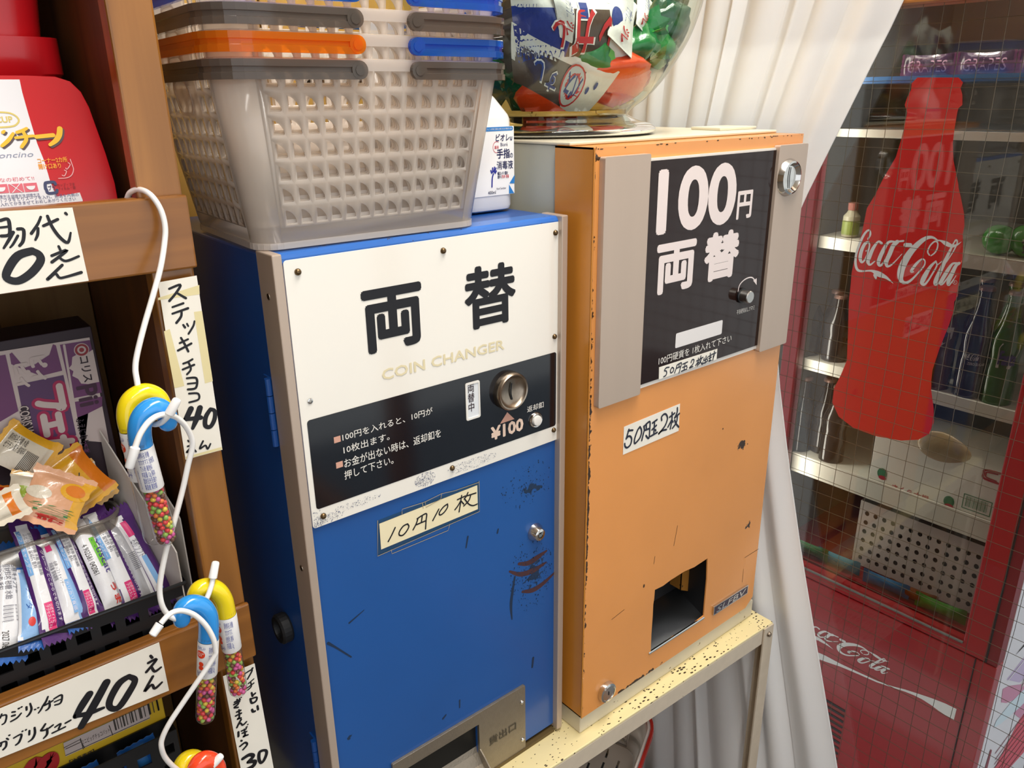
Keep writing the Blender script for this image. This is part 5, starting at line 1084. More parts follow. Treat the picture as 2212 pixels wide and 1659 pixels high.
# ---- black basket with stick packs ----
kx0, kx1, ky0, ky1, kz0, kz1 = -.40, -.1035, .050, .0955, bz0+.0005, 1.0335
t = thing('black_basket', 'black slotted plastic basket full of soft candy packs on the middle shelf', 'basket', (-.25, .08, kz0))
def sqholes(P, x0, x1, z0, z1, nx, nz, hw, hh):
    L_ = [rrect((x0, z0, x1, z1))]
    for i in range(nx):
        for j in range(nz):
            cx_, cz_ = x0+(i+.5)*(x1-x0)/nx, z0+(j+.42)*(z1-z0)/nz*.86+.004
            L_.append(rrect((cx_-hw, cz_-hh, cx_+hw, cz_+hh))[::-1])
    return L_
nh = 15
loops = sqholes(None, kx0, kx1, kz0, kz1, nh, 3, .0058, .0048)
G().prism(loops, FY(ky0), -.0016, 0).obj('front_wall', black_plastic, t)
G().prism([rrect((kx0, kz0, kx1, kz1))], FY(ky1), -.0016, 0).obj('back_wall', black_plastic, t)
G().box(kx1-.0016, kx1, ky0+.0016, ky1, kz0, kz1).box(kx0, kx0+.0016, ky0+.0016, ky1, kz0, kz1).obj('end_wall', black_plastic, t)
G().box(kx0, kx1, ky0, ky1, kz0, kz0+.0015).obj('base', black_plastic, t)
G().tube([(kx0, ky0-.0006, kz1), (kx1, ky0-.0006, kz1), (kx1+.0006, ky1, kz1), (kx0, ky1, kz1)], .0019, 8, closed=True).obj('basket_rim', black_plastic, t)
pur = foil('purple_film', '#4a2268', .28); wht = foil('white_film', '#e6e6ea', .3); ice = foil('ice_blue_film', '#8db8e6', .3); dbl = foil('deep_blue_film', '#1f5aa6', .28); slv = foil('silver_film', '#a9a9ad', .22)
pnk, lgp, blp, wpr = M('pink_label_print', '#d62a72', .4), M('lime_print', '#6fbf35', .4), M('light_blue_print', '#7fb2e4', .4), M('white_fine_print', '#efe9f2', .4); sil = M('grey_fine_print', '#6d6d78', .5); rdp = M('candy_red_print', '#cf3a34', .4)
GP = 'soft candy packs in the black basket'
PK = [("20,760,.110 90,1600,.054", 'white soft candy pack with barcode at the left end of the row', [dbl, wht, wht, dbl], [.08, .5, .92], 0, .024),
      ("240,900,.098 270,1500,.052", 'icy blue soft candy pack squeezed below the leftmost purple one', [wht, ice, ice, wht], [.15, .5, .85], 1, .020),
      ("200,520,.116 470,1430,.052", 'purple and white soft candy pack, leftmost of the purple ones', [pur, wht, wht, pur], [.16, .5, .62], 2, .023),
      ("390,600,.110 660,1330,.056", 'white and ice blue soft candy pack with pink corner mark', [wht, wht, ice, dbl], [.3, .62, .88], 3, .020),
      ("480,510,.112 800,1290,.058", 'slim purple and white pack right of the ice blue one', [pur, wht, wht, pur], [.28, .5, .66], 4, .019),
      ("640,440,.114 1010,1260,.060", 'white soft candy pack with a lime green name panel', [wht, wht, slv, pur], [.3, .72, .9], 5, .021),
      ("790,420,.116 1170,1210,.062", 'purple and white pack right of the lime green marked one', [pur, wht, wht, pur], [.10, .42, .58], 6, .024),
      ("950,500,.108 1290,1190,.064", 'silver backed purple soft candy pack near the right end', [slv, slv, wht, pur], [.3, .6, .8], 7, .019),
      ("1030,440,.112 1420,1120,.068", 'purple soft candy pack at the right end of the row', [wht, wht, pur, pur], [.3, .45, .8], 8, .020)]
PQ = [[(-.2298,.11,1.0888),(-.2445,.054,1.028)], [(-.2156,.098,1.0723),(-.2286,.052,1.0327)], [(-.2096,.116,1.106),(-.2113,.052,1.0322)], [(-.1957,.11,1.0939),(-.1932,.056,1.033)], [(-.1859,.112,1.0999),(-.1802,.058,1.0304)], [(-.17,.114,1.1014),(-.1607,.06,1.0237)], [(-.1557,.116,1.0977),(-.1447,.062,1.0212)], [(-.1436,.108,1.0868),(-.1325,.064,1.017)], [(-.134,.112,1.0889),(-.1177,.068,1.017)]]
for (q, lb_, ms, lim, sd, wd_), AB in zip(PK, PQ):
    a, b = Vector(AB[0]), Vector(AB[1]); b = b+(b-a)*.02
    t, P, K = packet(lb_, a, b, wd_, .013, ms, lim, sd+20, GP, 'candy pack', 'soft_candy_pack', (1, .35, 0), .06, .010, crimpmat=pur if pur in ms[:1]+ms[3:] else dbl)
    s = 1 if P.V.x > 0 else -1; h = wd_/2; it = []
    def L1(s_, u0, v0, u1, v1, m_, r_=0, k=1):
        v0, v1 = sorted((s*v0*h, s*v1*h)); it.append((s_, u0*K, v0, u1*K, v1, m_, (r_ if s > 0 else r_+2) % 4, k))
    if sd == 0:
        for k in range(14): L1('■', .56+.012*k, -.7, .562+.012*k+.004*(k % 3 == 0), .5, sil)
        L1('2027.06', .80, -.5, .95, -.1, bkp, 0); L1('名称 キャンデー\n原材料名 砂糖 水飴\n植物油脂 香料', .14, -.7, .5, .8, sil, 0)
    elif sd == 1:
        L1('ソーダ', .30, -.4, .62, .1, dbl, 0); L1('●', .72, -.3, .84, .25, rdp)
    elif sd in (2, 4, 6):
        L1('どこからでも切れます', .50, .36, .92, .62, wpr, 0, 2); L1('グレープ', .28, .36, .48, .62, wpr, 0, 2)
        L1('■', .06, -.72, .48, -.45, blp); L1('ソフトキャンデー', .08, -.70, .46, -.47, wpr, 0, 2)
        L1('■', .74, -.35, .97, .18, pnk); L1('公式サイトに\nアクセスしてね', .76, -.30, .95, .13, wpr, 0, 2); L1('原材料名 砂糖 水飴 植物油脂\nぶどう果汁 酸味料 香料', .10, -.38, .5, .2, sil, 0)
    elif sd == 3:
        L1('■', .04, -.6, .22, -.2, pnk); L1('名称 ソフトキャンデー\n内容量 賞味期限', .34, -.75, .62, -.2, sil, 0); L1('■', .56, -.15, .92, .15, blp); L1('カリカリ食感', .58, -.12, .90, .12, wpr, 0, 2)
    elif sd == 5:
        L1('■', .26, -.05, .55, .36, lgp); L1('Muscat', .28, .10, .62, .75, M('violet_script', '#4b3a8c', .4), 0, 2); L1('4 902581 042061', .30, -.7, .60, -.35, bkp, 0); L1('うま', .72, .0, .92, .5, rdp, 0)
    elif sd == 7:
        for k in range(10): L1('■', .40+.02*k, -.3, .407+.02*k, .4, sil)
    else:
        L1('■', .08, -.6, .26, -.1, pnk); L1('■', .5, -.5, .9, -.1, blp); L1('名称 ソフト', .3, -.7, .5, -.1, sil, 0)
    lay(t, P, K, .013, it, False, 'print')
# ---- below: yellow carton and second black basket ----
lz = .62-.036
t = thing('yellow_carton', 'yellow cardboard carton with warning text under the lower shelf rail', 'carton', (-.25, .12, lz))
yb = [(-.1359,.9025),(-.1378,.8628)]; yx = yb[1][0]
yc = G().box(-.45, yx, .0755, .20, lz+.0004, .955-.036-.004+.012).obj('carton', M('yellow_card', '#c9a51e', .55), t, bevel=.001)
YP = FY(.075)
lbm = M('lilac_label', '#b7a9a4', .55)
lbp = G().prism([(-.2249,.9023),(-.2258,.8871),(-.1518,.8861),(-.1507,.9026)], YP, .0002, .0004).obj('item_label', lbm, yc)
g = G()
for s in [[(-.2253,.8972),(-.212,.8982),(-.21,.8872)],[(-.2256,.8883),(-.1522,.8871)],[(-.2113,.8992),(-.2112,.8866)],[(-.1867,.899),(-.1857,.8871)],[(-.2243,.8951),(-.2116,.8952)]]: g.stroke(s, .0007, YP, .0006, False)
for k in range(16):
    x = .0026*k*(1+.04*(k % 3)); c = (-.1827,.8895); g.rect((c[0]+x, c[1]+.001, c[0]+x+.0008+.0007*(k % 3 == 0), c[1]+.019), YP, .0006)
g.obj('label_print', bkp, lbp)
text('ミニビッグチョコバット', (-.2109,.8914,-.1871,.8971), YP, .0006, bkp, lbp)
text('【注意事項】', (-.2243,.8742,-.2031,.8813), YP, .0004, bkp, yc, .01)
text('商品の品質には十分注意しておりますが、お気づきの点が\nございましたら現品をお送りください。代品と送料を\nお送りいたします。', (-.2245,.8611,-.1503,.875), YP, .0004, bkp, yc)
g = G()
for s in [[(-.2568,.888,.00999),(-.2487,.8961,.01004),(-.2418,.8833,.01022)],[(-.2484,.8836,.01013),(-.24,.893,.01017),(-.2361,.8932,.01022),(-.2367,.8854,.01027),(-.2425,.8796,.01024)]]: g.stroke(s, .01, YP, .0005)
g.obj('red_heart', M('heart_red', '#a81c20', .5), yc)
t = thing('black_basket', 'black slotted basket with blue packets below the yellow carton', 'basket', (-.25, .06, lz))
q = [(-.1414,.882),(-.2176,.8868)]; bx1, bz1 = q[0][0]+.006, q[0][1]-.003
loops = sqholes(None, bx1-.30, bx1, bz1-.075, bz1, 14, 3, .006, .0055)
G().prism(loops, FY(.052), -.0016, 0).obj('front_wall', black_plastic, t)
G().box(bx1-.0016, bx1, .0536, .0745, bz1-.075, bz1).box(bx1-.30, bx1-.2984, .0536, .0745, bz1-.075, bz1).obj('end_wall', black_plastic, t)
G().box(bx1-.30, bx1, .052, .0745, bz1-.0765, bz1-.075).box(bx1-.30, bx1, .0729, .0745, bz1-.075, bz1).obj('base', black_plastic, t)
G().box(bx1-.30, bx1, .053, .0745, lz+.0003, bz1-.0768).obj('stand', black_plastic, t)
for k in range(5):
    a = (bx1-.03-.05*k, .063, bz1-.07); b = (bx1-.035-.05*k, .063, bz1-.006)
    packet('blue packet standing in the lower black basket, number %s from its right end' % ('one', 'two', 'three', 'four', 'five')[k], a, b, .034, .009, [dbl, foil('blue_yellow', '#2a6aa8', .3), dbl], [.3, .7], 50+k, 'blue packets in the lower basket', 'snack packet', 'blue_packet', (1, 0, 0), .08)
# ---- white wire S-hooks ----
wirew = M('white_coated_wire', '#efede9', .28, coat=.3); capw = M('white_rubber_tip', '#f3f2f0', .45)
def hook(label, pts, tips):
    t = thing('wire_hook', label, 'hook', pts[0])
    p = spline(pts, 5); G().tube(p, .0022, 12).obj('wire', wirew, t, smooth='auto')
    for a, b in tips:
        a, b = Vector(a), Vector(b); d = (b-a); q = [a, a+d*.04, a+d*.9, a+d*.97, b]
        G().tube(q, [.0030, .0036, .0032, .0026, .0012], 12).obj('rubber_tip', capw, t, smooth='auto')
    return t
HA = [(-.0952,.0505,1.3795),(-.0933,.047,1.3843),(-.0897,.04,1.387),(-.0864,.03,1.3863),(-.083,.0235,1.3813),(-.0798,.021,1.3717),(-.0794,.019,1.3603),(-.0821,.017,1.3491),(-.0901,.01,1.3312),(-.1013,.004,1.3103),(-.1116,0,1.2909),(-.121,-.004,1.2715),(-.1246,-.006,1.2611),(-.1257,-.009,1.2527),(-.1268,-.014,1.2412),(-.127,-.022,1.2303),(-.1254,-.03,1.2239),(-.1217,-.038,1.2258),(-.118,-.0445,1.2315),(-.1158,-.046,1.2351)]
hook('upper white wire hook hung over the upper shelf rail', HA, [[(-.1164,-.046,1.234),(-.1097,-.049,1.2452)]])
HB = [(-.1451,-.052,1.2167),(-.1396,-.051,1.2262),(-.1313,-.0485,1.2332),(-.1223,-.045,1.2346),(-.1132,-.0405,1.2301),(-.1054,-.036,1.2208),(-.1007,-.033,1.209),(-.1002,-.032,1.1985),(-.1054,-.031,1.1837),(-.1122,-.03,1.1641),(-.1222,-.03,1.1401),(-.1313,-.03,1.1193),(-.1388,-.03,1.0987),(-.1426,-.03,1.084),(-.143,-.031,1.0703),(-.1395,-.032,1.0596),(-.1327,-.032,1.0529),(-.1215,-.028,1.0492),(-.1093,-.022,1.0518),(-.0999,-.016,1.0607),(-.0956,-.013,1.069)]
hook('middle white wire hook chained below the upper one', HB, [[(-.1445,-.052,1.2179),(-.1516,-.053,1.2033)], [(-.0968,-.014,1.0671),(-.091,-.011,1.0803)]])
HC = [(-.1499,-.048,1.0667),(-.1444,-.047,1.0699),(-.1388,-.045,1.0702),(-.1314,-.043,1.0667),(-.123,-.042,1.058),(-.1162,-.043,1.0453),(-.1124,-.044,1.0305),(-.1122,-.044,1.0198),(-.1132,-.044,1.0146),(-.1206,-.043,1.0053),(-.1306,-.042,.9945),(-.1449,-.04,.9783),(-.1567,-.039,.965),(-.1639,-.038,.9533),(-.1659,-.038,.9447),(-.1643,-.036,.9307),(-.1579,-.034,.9132),(-.1496,-.036,.9006),(-.1412,-.044,.9013),(-.1352,-.049,.9091)]
hook('lowest white wire hook chained below the middle one', HC, [[(-.1506,-.048,1.0663),(-.1583,-.05,1.0603)], [(-.1358,-.049,.9088),(-.1242,-.053,.9206)]])
# ---- walking-stick candy tubes ----
clear = thin('clear_tube', '#f4f4f4', rough=.03, gloss=1.5, diffuse=.02, tl=.03)
cands = [M('candy_'+n_, c_, .25, coat=.4) for n_, c_ in (('red', '#e2343a'), ('yellow', '#e3c93a'), ('pink', '#d9559c'), ('green', '#96c654'), ('brown', '#6b3f26'), ('orange', '#ee7a2e'))]
beads = []
for m_ in cands:
    g = G().sph((0, 0, 0), 1, 10, 7, (1, 1, .86)); me = bpy.data.meshes.new('candy'); me.from_pydata(g.v, [], g.f); me.polygons.foreach_set('use_smooth', [True]*len(me.polygons)); me.materials.append(m_); beads.append(me)
lblm = M('white_sleeve', '#ecebea', .4)
GC = 'walking stick candy tubes on the wire hooks'
def cane(label, hp, bottom, col, seed, R=.0083, lab=.40, fill=(.42, .965), balls=True):
    t = thing('candy_cane_tube', label, 'sweet', hp[-1], GC)
    p = spline(hp, 6); n = len(p); rr = []
    for i in range(n):
        s = i/(n-1); rr.append(R*(.84+.16*min(1, s*1.6)))
    e = (Vector(p[0])-Vector(p[1])).normalized()
    cap = [tuple(Vector(p[0])+e*rr[0]*sin(radians(a))) for a in (88, 65, 40, 18)]
    p2 = cap+p; r2 = [rr[0]*cos(radians(a)) for a in (88, 65, 40, 18)]+rr
    G().tube(p2, r2, 20).obj('handle', M(*col), t, smooth='auto')
    H = Vector(p[-1]); Bm = Vector(bottom); ax = (Bm-H); L_ = ax.length; ax.normalize()
    G().lathe([(R*.985, -.004), (R*.985, L_-R)]+[(R*.985*cos(radians(a)), L_-R+R*sin(radians(a))) for a in (25, 50, 72, 90)], 24, H, ax).obj('clear_tube', clear, t, smooth=True)
    sl = G().lathe([(R*1.02, 0), (R*1.035, .0004), (R*1.035, lab*L_), (R*1.02, lab*L_+.0003)], 28, H, ax).obj('label_sleeve', lblm, t, smooth=True)
    f = Vector((-.6, -.72, .30)); f = (f-ax*f.dot(ax)).normalized(); s_ = ax.cross(f)*-1
    class CP:                                            # print wrapped round the sleeve: u across (angle), v along the tube
        def __call__(self, u, v, n=0): a = u/(R*1.04); return H+ax*(lab*L_-v)+(f*cos(a)+s_*sin(a))*(R*1.04+n)
    cp = CP(); LL = lab*L_
    blu, redl = M('sleeve_blue_print', '#3d4a9e', .4), M('sleeve_red_print', '#e2421f', .4)
    if seed == 2:
        text('原材料名 砂糖\nカカオマス 全粉乳\nでん粉 着色料\n内容量 12g 保存\n直射日光を避け\n製造者 東京都', (-.0005, LL*.06, .0105, LL*.96), cp, .0002, blu, sl); g = G()
        for k in range(15): g.rect((-.0095, LL*.08+k*.0011, -.0030, LL*.08+k*.0011+.0005+.0003*(k % 4 == 0)), cp, .0002)
        g.obj('barcode', blu, sl); text('ステッキ型\nチョコ', (-.0095, LL*.55, -.002, LL*.92), cp, .0002, blu, sl)
    else:
        dx = .0 if seed in (4,) else .004
        G().fan((-.003+dx*-1, LL*.70), .0042, .0038, cp, .0003).obj('red_oval', redl, sl); text('ステッキ\nチョコ', (-.0062-dx, LL*.66, .0002-dx, LL*.76), cp, .0005, wprint, sl, .02)
        text('たのしい', (-.006-dx, LL*.84, .0012-dx, LL*.93), cp, .0003, blu, sl, .01); text('チョコレート', (-.006-dx, LL*.08, .002-dx, LL*.22), cp, .0003, blu, sl, .01)
        text('原材料名 砂糖\nカカオマス\n全粉乳 香料\n内容量 12g', (.004-dx, LL*.12, .0115-dx, LL*.92), cp, .0002, blu, sl)
        g = G().fan((-.002-dx, LL*.43), .0022, .0022, cp, .0003, 12).fan((-.002-dx, LL*.32), .0022, LL*.06, cp, .0003, 12); g.obj('red_figure', redl, sl)
    if balls:
        rn = random.Random(seed*7); z = fill[0]*L_; k = 0
        while z < fill[1]*L_-.001:
            rmax = R-.0024-.0006; hz_ = L_-z
            if hz_ < R: rmax *= max(.25, sqrt(max(0, 1-((R-hz_)/R)**2)))
            for j in range(5):
                a = radians(-100+50*j+(25 if k % 2 else 0)+rn.uniform(-9, 9))
                c = H+ax*(z+rn.uniform(-.0006, .0006))+(f*cos(a)+s_*sin(a))*rmax
                o = bpy.data.objects.new('candy', rn.choice(beads)); COL.objects.link(o); put(o, t)
                r = .00222*rn.uniform(.93, 1.04); o.matrix_basis = Matrix.Translation(c) @ Matrix.Rotation(rn.uniform(0, 3), 4, Vector((rn.random(), rn.random(), rn.random()+.1))) @ Matrix.Scale(r, 4)
            z += .0036; k += 1
    return t
Y_, B_, R_ = ('cane_yellow', '#f0d61a', .18, 0, .5, .5), ('cane_blue', '#2f93e0', .18, 0, .5, .5), ('cane_red', '#f04a25', .18, 0, .5, .5)
cane('blue walking stick tube in front of a yellow one on the upper hook', [(-.1156,-.034,1.2234),(-.1152,-.034,1.2284),(-.117,-.034,1.2332),(-.1219,-.034,1.2371),(-.1277,-.034,1.236),(-.1329,-.034,1.2309),(-.1359,-.034,1.2224),(-.1367,-.034,1.2102)], [(-.1302,-.03,1.1221)][0], B_, 2)
cane('yellow walking stick tube behind the blue one on the upper hook', [(-.1128,-.012,1.2234),(-.1125,-.012,1.2302),(-.1153,-.012,1.2376),(-.1222,-.012,1.2421),(-.1297,-.012,1.2404),(-.1348,-.012,1.235),(-.1373,-.013,1.2265),(-.1371,-.014,1.2171)], [(-.1346,-.01,1.1145)][0], Y_, 3, balls=False)
cane('blue walking stick tube in front on the middle hook', [(-.1305,-.03,1.0507),(-.1299,-.03,1.0561),(-.1266,-.03,1.0608),(-.1204,-.03,1.0608),(-.114,-.03,1.0554),(-.1105,-.03,1.0462),(-.1106,-.03,1.0356),(-.1127,-.03,1.0223)], [(-.1264,-.026,.9379)][0], B_, 4)
cane('yellow walking stick tube behind the blue one on the middle hook', [(-.1125,-.008,1.0456),(-.1113,-.008,1.0534),(-.107,-.008,1.0579),(-.1001,-.008,1.0566),(-.0935,-.008,1.05),(-.0897,-.008,1.0398),(-.0889,-.008,1.0308),(-.0887,-.008,1.0233)], [(-.0885,-.006,.9322)][0], Y_, 5)
cane('yellow walking stick tube on the lowest hook', [(-.1354,-.026,.8834),(-.1346,-.026,.8924),(-.1378,-.026,.9026),(-.1436,-.026,.9081),(-.1494,-.026,.9064),(-.1532,-.026,.8983),(-.1541,-.026,.8855)], [(-.1601,-.022,.7797)][0], Y_, 6, balls=False)
cane('red walking stick tube beside the yellow one on the lowest hook', [(-.1289,-.046,.8924),(-.128,-.046,.9025),(-.1308,-.046,.9116),(-.1365,-.046,.9174),(-.1422,-.046,.916),(-.1459,-.046,.9081),(-.147,-.046,.897)], [(-.1523,-.042,.7929)][0], R_, 7, balls=False)

# ---------------- red drinks cooler outside the window ----------------
RX = 1.30; R_P = FX(RX)
cred = M('cooler_red', '#a3161d', .35, coat=.3, noise=(8, .05)); cred2 = M('cooler_dark_red', '#7d141c', .4); liner = M('cooler_liner', '#6a655c', .6); shw = M('shelf_white', '#dedbce', .4); gask = M('gasket', '#1a1618', .6); cside = M('cooler_side_white', '#e9e4ea', .35)
gl = [(-.2656,1.1147),(.1803,.3798)]; yl, yr = -gl[0][0], -gl[1][0]; zg = gl[1][1]
dl = -(-.3017,1.1095)[0]; dr = -(.2259,.4887)[0]; er = -(.2495,.5284)[0]
t = thing('drinks_cooler', 'red glass fronted drinks cooler standing behind the wired window', 'cooler', (1.6, .1, 0))
G().box(1.336, 1.95, er, er+.02, .0-.28, 1.95).obj('right_side', cside, t)
G().box(1.336, 1.95, dl+.0, dl+.03, .0-.28, 1.95).box(1.90, 1.95, er+.02, dl, .0-.28, 1.95).box(1.336, 1.95, er+.02, dl, 1.90, 1.95).obj('cabinet', liner, t)
G().box(1.36, 1.90, er+.02, dl, -.28, zg-.012).obj('base_box', cred2, t)
zt = 1.86
fr = G().prism([[(-dl, zg-.02), (-dr, zg-.02), (-dr, zt+.05), (-dl, zt+.05)], [(-yl, zg), (-yl, zt), (-yr, zt), (-yr, zg)]], R_P, -.032, 0).obj('door_frame', cred, t, bevel=.002)
G().prism([(-yl, zg), (-yr, zg), (-yr, zt), (-yl, zt)], R_P, -.012, -.008).obj('door_glass', thin('cooler_glass', '#eceae7', rough=.02, gloss=1.5), fr)
G().tube([(RX-.0005, yl, zg+.001), (RX-.0005, yr, zg+.001)], .0028, 8).obj('glass_seal', M('grey_seal', '#6e6c66', .4), fr)
G().box(RX+.001, 1.336, er+.001, dr-.002, zg-.02, 1.9).obj('door_edge', cred2, t)
G().box(RX-.0006, RX+.02, dr-.0032, dr-.0002, zg-.02, 1.9).obj('gasket', gask, t)
lpz = zg-.024
G().box(RX+.002, 1.36, er+.001, dl, -.28, lpz).obj('kick_panel', cred, t, bevel=.002)
G().box(RX-.0012, RX+.004, -.5*0+(.2091,.2756)[0]*-1-.0012, (.2091,.2756)[0]*-1+.0006, -.28, lpz).obj('panel_seam', gask, t)
KP = FX(RX+.002)
lmp = area('cooler_fill', (1.385, (yl+yr)/2, 1.83), (0, radians(35), 0), .05, .42, 8, (1, .97, .9)); lmp.name = 'cooler_fill'  # added fill under the cooler roof to brighten the shelves
l2_ = area('cooler_side_fill', (1.352, yl+.012, 1.12), (0, radians(-90), radians(-62)), 1.35, .03, 2.2, (1, .97, .9))  # added upright fill by the left door edge to brighten the inside
# shelves
zs = [((-.268,1.3782)[1], (-.2659,1.3633)[1]), ((-.2746,1.1504)[1], (-.2711,1.1247)[1]), ((-.2674,.8606)[1], (-.2641,.8352)[1]), ((-.2136,.6154)[1], (-.2071,.5676)[1]), ((-.0442,1.5021)[1]-.03, (-.0421,1.4906)[1]-.01)]
for i, (a, b) in enumerate(zs):
    o = G().box(1.40, 1.89, er+.022, dl-.002, a-.004, a).obj('shelf', shw if i < 4 else M('shelf_blue', '#2f6fae', .4), t)
    G().box(1.394, 1.3995, er+.022, dl-.002, b, a+.001).obj('shelf_edge', shw if i < 4 else M('shelf_blue', '#2f6fae', .4), o)
# script logo
LOGO = [[(-.1428,1.1726,.00333),(-.1393,1.1818,.00379),(-.1413,1.1888,.00379),(-.1462,1.1892,.0038),(-.153,1.1785,.00479),(-.1592,1.1587,.00532),(-.1628,1.1366,.00488),(-.1609,1.1179,.0054),(-.1545,1.1072,.00539),(-.1429,1.1067,.00341)],[(-.1429,1.1067,.00292),(-.1261,1.1101,.00432),(-.1114,1.1061,.01096),(-.0971,1.1024,.00708),(-.088,1.0979,.00376),(-.0788,1.0918,.00047)],[(-.1181,1.1026,.00623),(-.1155,1.0982,.00527),(-.1144,1.0941,.00096)],[(-.1415,1.1671,.00429),(-.148,1.1618,.00624),(-.1527,1.148,.00725),(-.1535,1.133,.00729),(-.149,1.1245,.00486),(-.1434,1.1301,.00338),(-.1392,1.1451,.00312),(-.1377,1.1615,.0031),(-.1419,1.1666,.0031)],[(-.1436,1.1481,.00192),(-.1373,1.152,.00191)],[(-.1143,1.1677,.00561),(-.1211,1.1702,.00376),(-.1293,1.1559,.00664),(-.1343,1.1386,.00814),(-.1361,1.1276,.00722),(-.1308,1.1219,.00432),(-.1219,1.1308,.0019)],[(-.0893,1.1739,.00367),(-.1006,1.1713,.00509),(-.1086,1.154,.00749),(-.114,1.1343,.00804),(-.1133,1.1249,.00616),(-.1077,1.1248,.00425),(-.099,1.1412,.00327),(-.0921,1.162,.00323)],[(-.0836,1.1744,.00776),(-.0903,1.1657,.00828),(-.0947,1.1488,.00882),(-.0987,1.133,.00796),(-.0956,1.124,.00515),(-.086,1.1302,.00279),(-.0708,1.1521,.00137)],[(-.0892,1.1734,.00321),(-.0721,1.1776,.00362)],[(-.0669,1.1705,.00768),(-.0575,1.1713,.00763)],[(-.0189,1.157,.00263),(-.0232,1.1631,.00263),(-.0207,1.1747,.00262),(-.0136,1.1838,.00303),(-.0079,1.1819,.00259),(-.0069,1.172,.0026),(-.01,1.1627,.00261),(-.0159,1.1563,.00219)],[(-.0075,1.1857,.00215),(-.0191,1.1909,.00477),(-.0316,1.1872,.00745),(-.0448,1.1734,.01022),(-.0573,1.1535,.01264),(-.066,1.1291,.01374),(-.0674,1.113,.01291),(-.0646,1.1013,.00924),(-.057,1.0969,.00598),(-.0468,1.1023,.00456),(-.0339,1.1206,.00314),(-.0253,1.1357,.00266),(-.0255,1.1452,.00266),(-.0316,1.1473,.00311),(-.0401,1.1376,.00493),(-.0477,1.1219,.00544),(-.0435,1.121,.00271)],[(-.0087,1.1869,.00172),(-.0022,1.1863,.00343),(.008,1.1824,.0081),(.019,1.1794,.00593),(.0268,1.1826,.00336),(.0335,1.1891,.00063)],[(-.0053,1.1472,.00305),(-.0137,1.1351,.00572),(-.0209,1.1158,.00891),(-.0239,1.1033,.00807),(-.0197,1.0994,.00492),(-.0142,1.1063,.00356),(-.0077,1.1224,.00308),(-.0022,1.1391,.00283),(-.0052,1.1466,.00262)],[(-.0028,1.139,.00174),(.0062,1.1493,.00173)],[(.0203,1.1843,.00253),(.0154,1.1662,.00512),(.0074,1.1361,.00737),(.0008,1.1113,.00791),(.0013,1.1029,.00484),(.0077,1.1085,.00306),(.0159,1.1239,.00173)],[(.02,1.1832,.00211),(.0236,1.1913,.00294),(.0266,1.1862,.00252),(.0227,1.1704,.00212),(.0138,1.1482,.00172)],[(.0326,1.1492,.00296),(.0247,1.1462,.00426),(.0179,1.1309,.00689),(.0111,1.1118,.00697),(.0109,1.1054,.00481),(.0152,1.108,.00305),(.0225,1.1227,.00258),(.0287,1.1415,.00256)],[(.0363,1.1493,.00549),(.0318,1.1442,.00594),(.0271,1.1268,.00686),(.0235,1.1116,.00648),(.0257,1.1061,.00389),(.0318,1.1175,.00171),(.035,1.1258,.00107)]]
bt = [(-.0937,1.4759),(-.0216,1.4741),(-.0126,1.4654),(-.0152,1.4559),(-.0101,1.4452),(-.0071,1.428),(-.0127,1.4226),(-.0135,1.415),(-.0134,1.3888),(-.0121,1.3623),(-.006,1.3334),(.0106,1.2891),(.0109,1.2859),(.0178,1.2697),(.0292,1.2391),(.0333,1.2183),(.0331,1.2032),(.0387,1.1737),(.0419,1.1435),(.0416,1.1213),(.0443,1.0881),(.0401,1.076),(.0421,1.0581),(.0384,1.0297),(.0294,.9805),(.0236,.9356),(.025,.9139),(.0277,.8948),(.0388,.8581),(.0441,.8294),(.039,.8022),(.0211,.7837),(-.0127,.7704),(-.0615,.7634),(-.1139,.7654),(-.1513,.7813),(-.1702,.8089),(-.1706,.8419),(-.1593,.8776),(-.1508,.9118),(-.1572,.9756),(-.1647,1.0379),(-.1655,1.0704),(-.1671,1.0998),(-.1648,1.1368),(-.157,1.1856),(-.1541,1.2326),(-.1432,1.2565),(-.1314,1.28),(-.1449,1.2507),(-.1303,1.2913),(-.1117,1.3331),(-.1067,1.3639),(-.1043,1.3871),(-.1027,1.4145),(-.1096,1.4281),(-.107,1.4417),(-.102,1.455),(-.1027,1.4662)]
GP_ = FX(RX+.0062)
stk = G().prism(bt, GP_, .0002, .0008).obj('bottle_decal', M('decal_red', '#d81f1b', .3), fr, label='red bottle shaped sticker with white script on the glass door')
whd = M('decal_white', '#efecea', .35)
g = G()
for s in LOGO: g.stroke(s, .003, GP_, .0011)
g.obj('script_logo', whd, stk)
c = (.0351,1.1131); g = G().prism([[(c[0]+.0042*cos(a*pi/10), c[1]+.0042*sin(a*pi/10)) for a in range(20)], [(c[0]+.0035*cos(-a*pi/10), c[1]+.0035*sin(-a*pi/10)) for a in range(20)]], GP_, .0011)
text('R', (c[0]-.0017, c[1]-.002, c[0]+.0017, c[1]+.002), GP_, .0011, whd, g=g); g.obj('registered_mark', whd, stk)
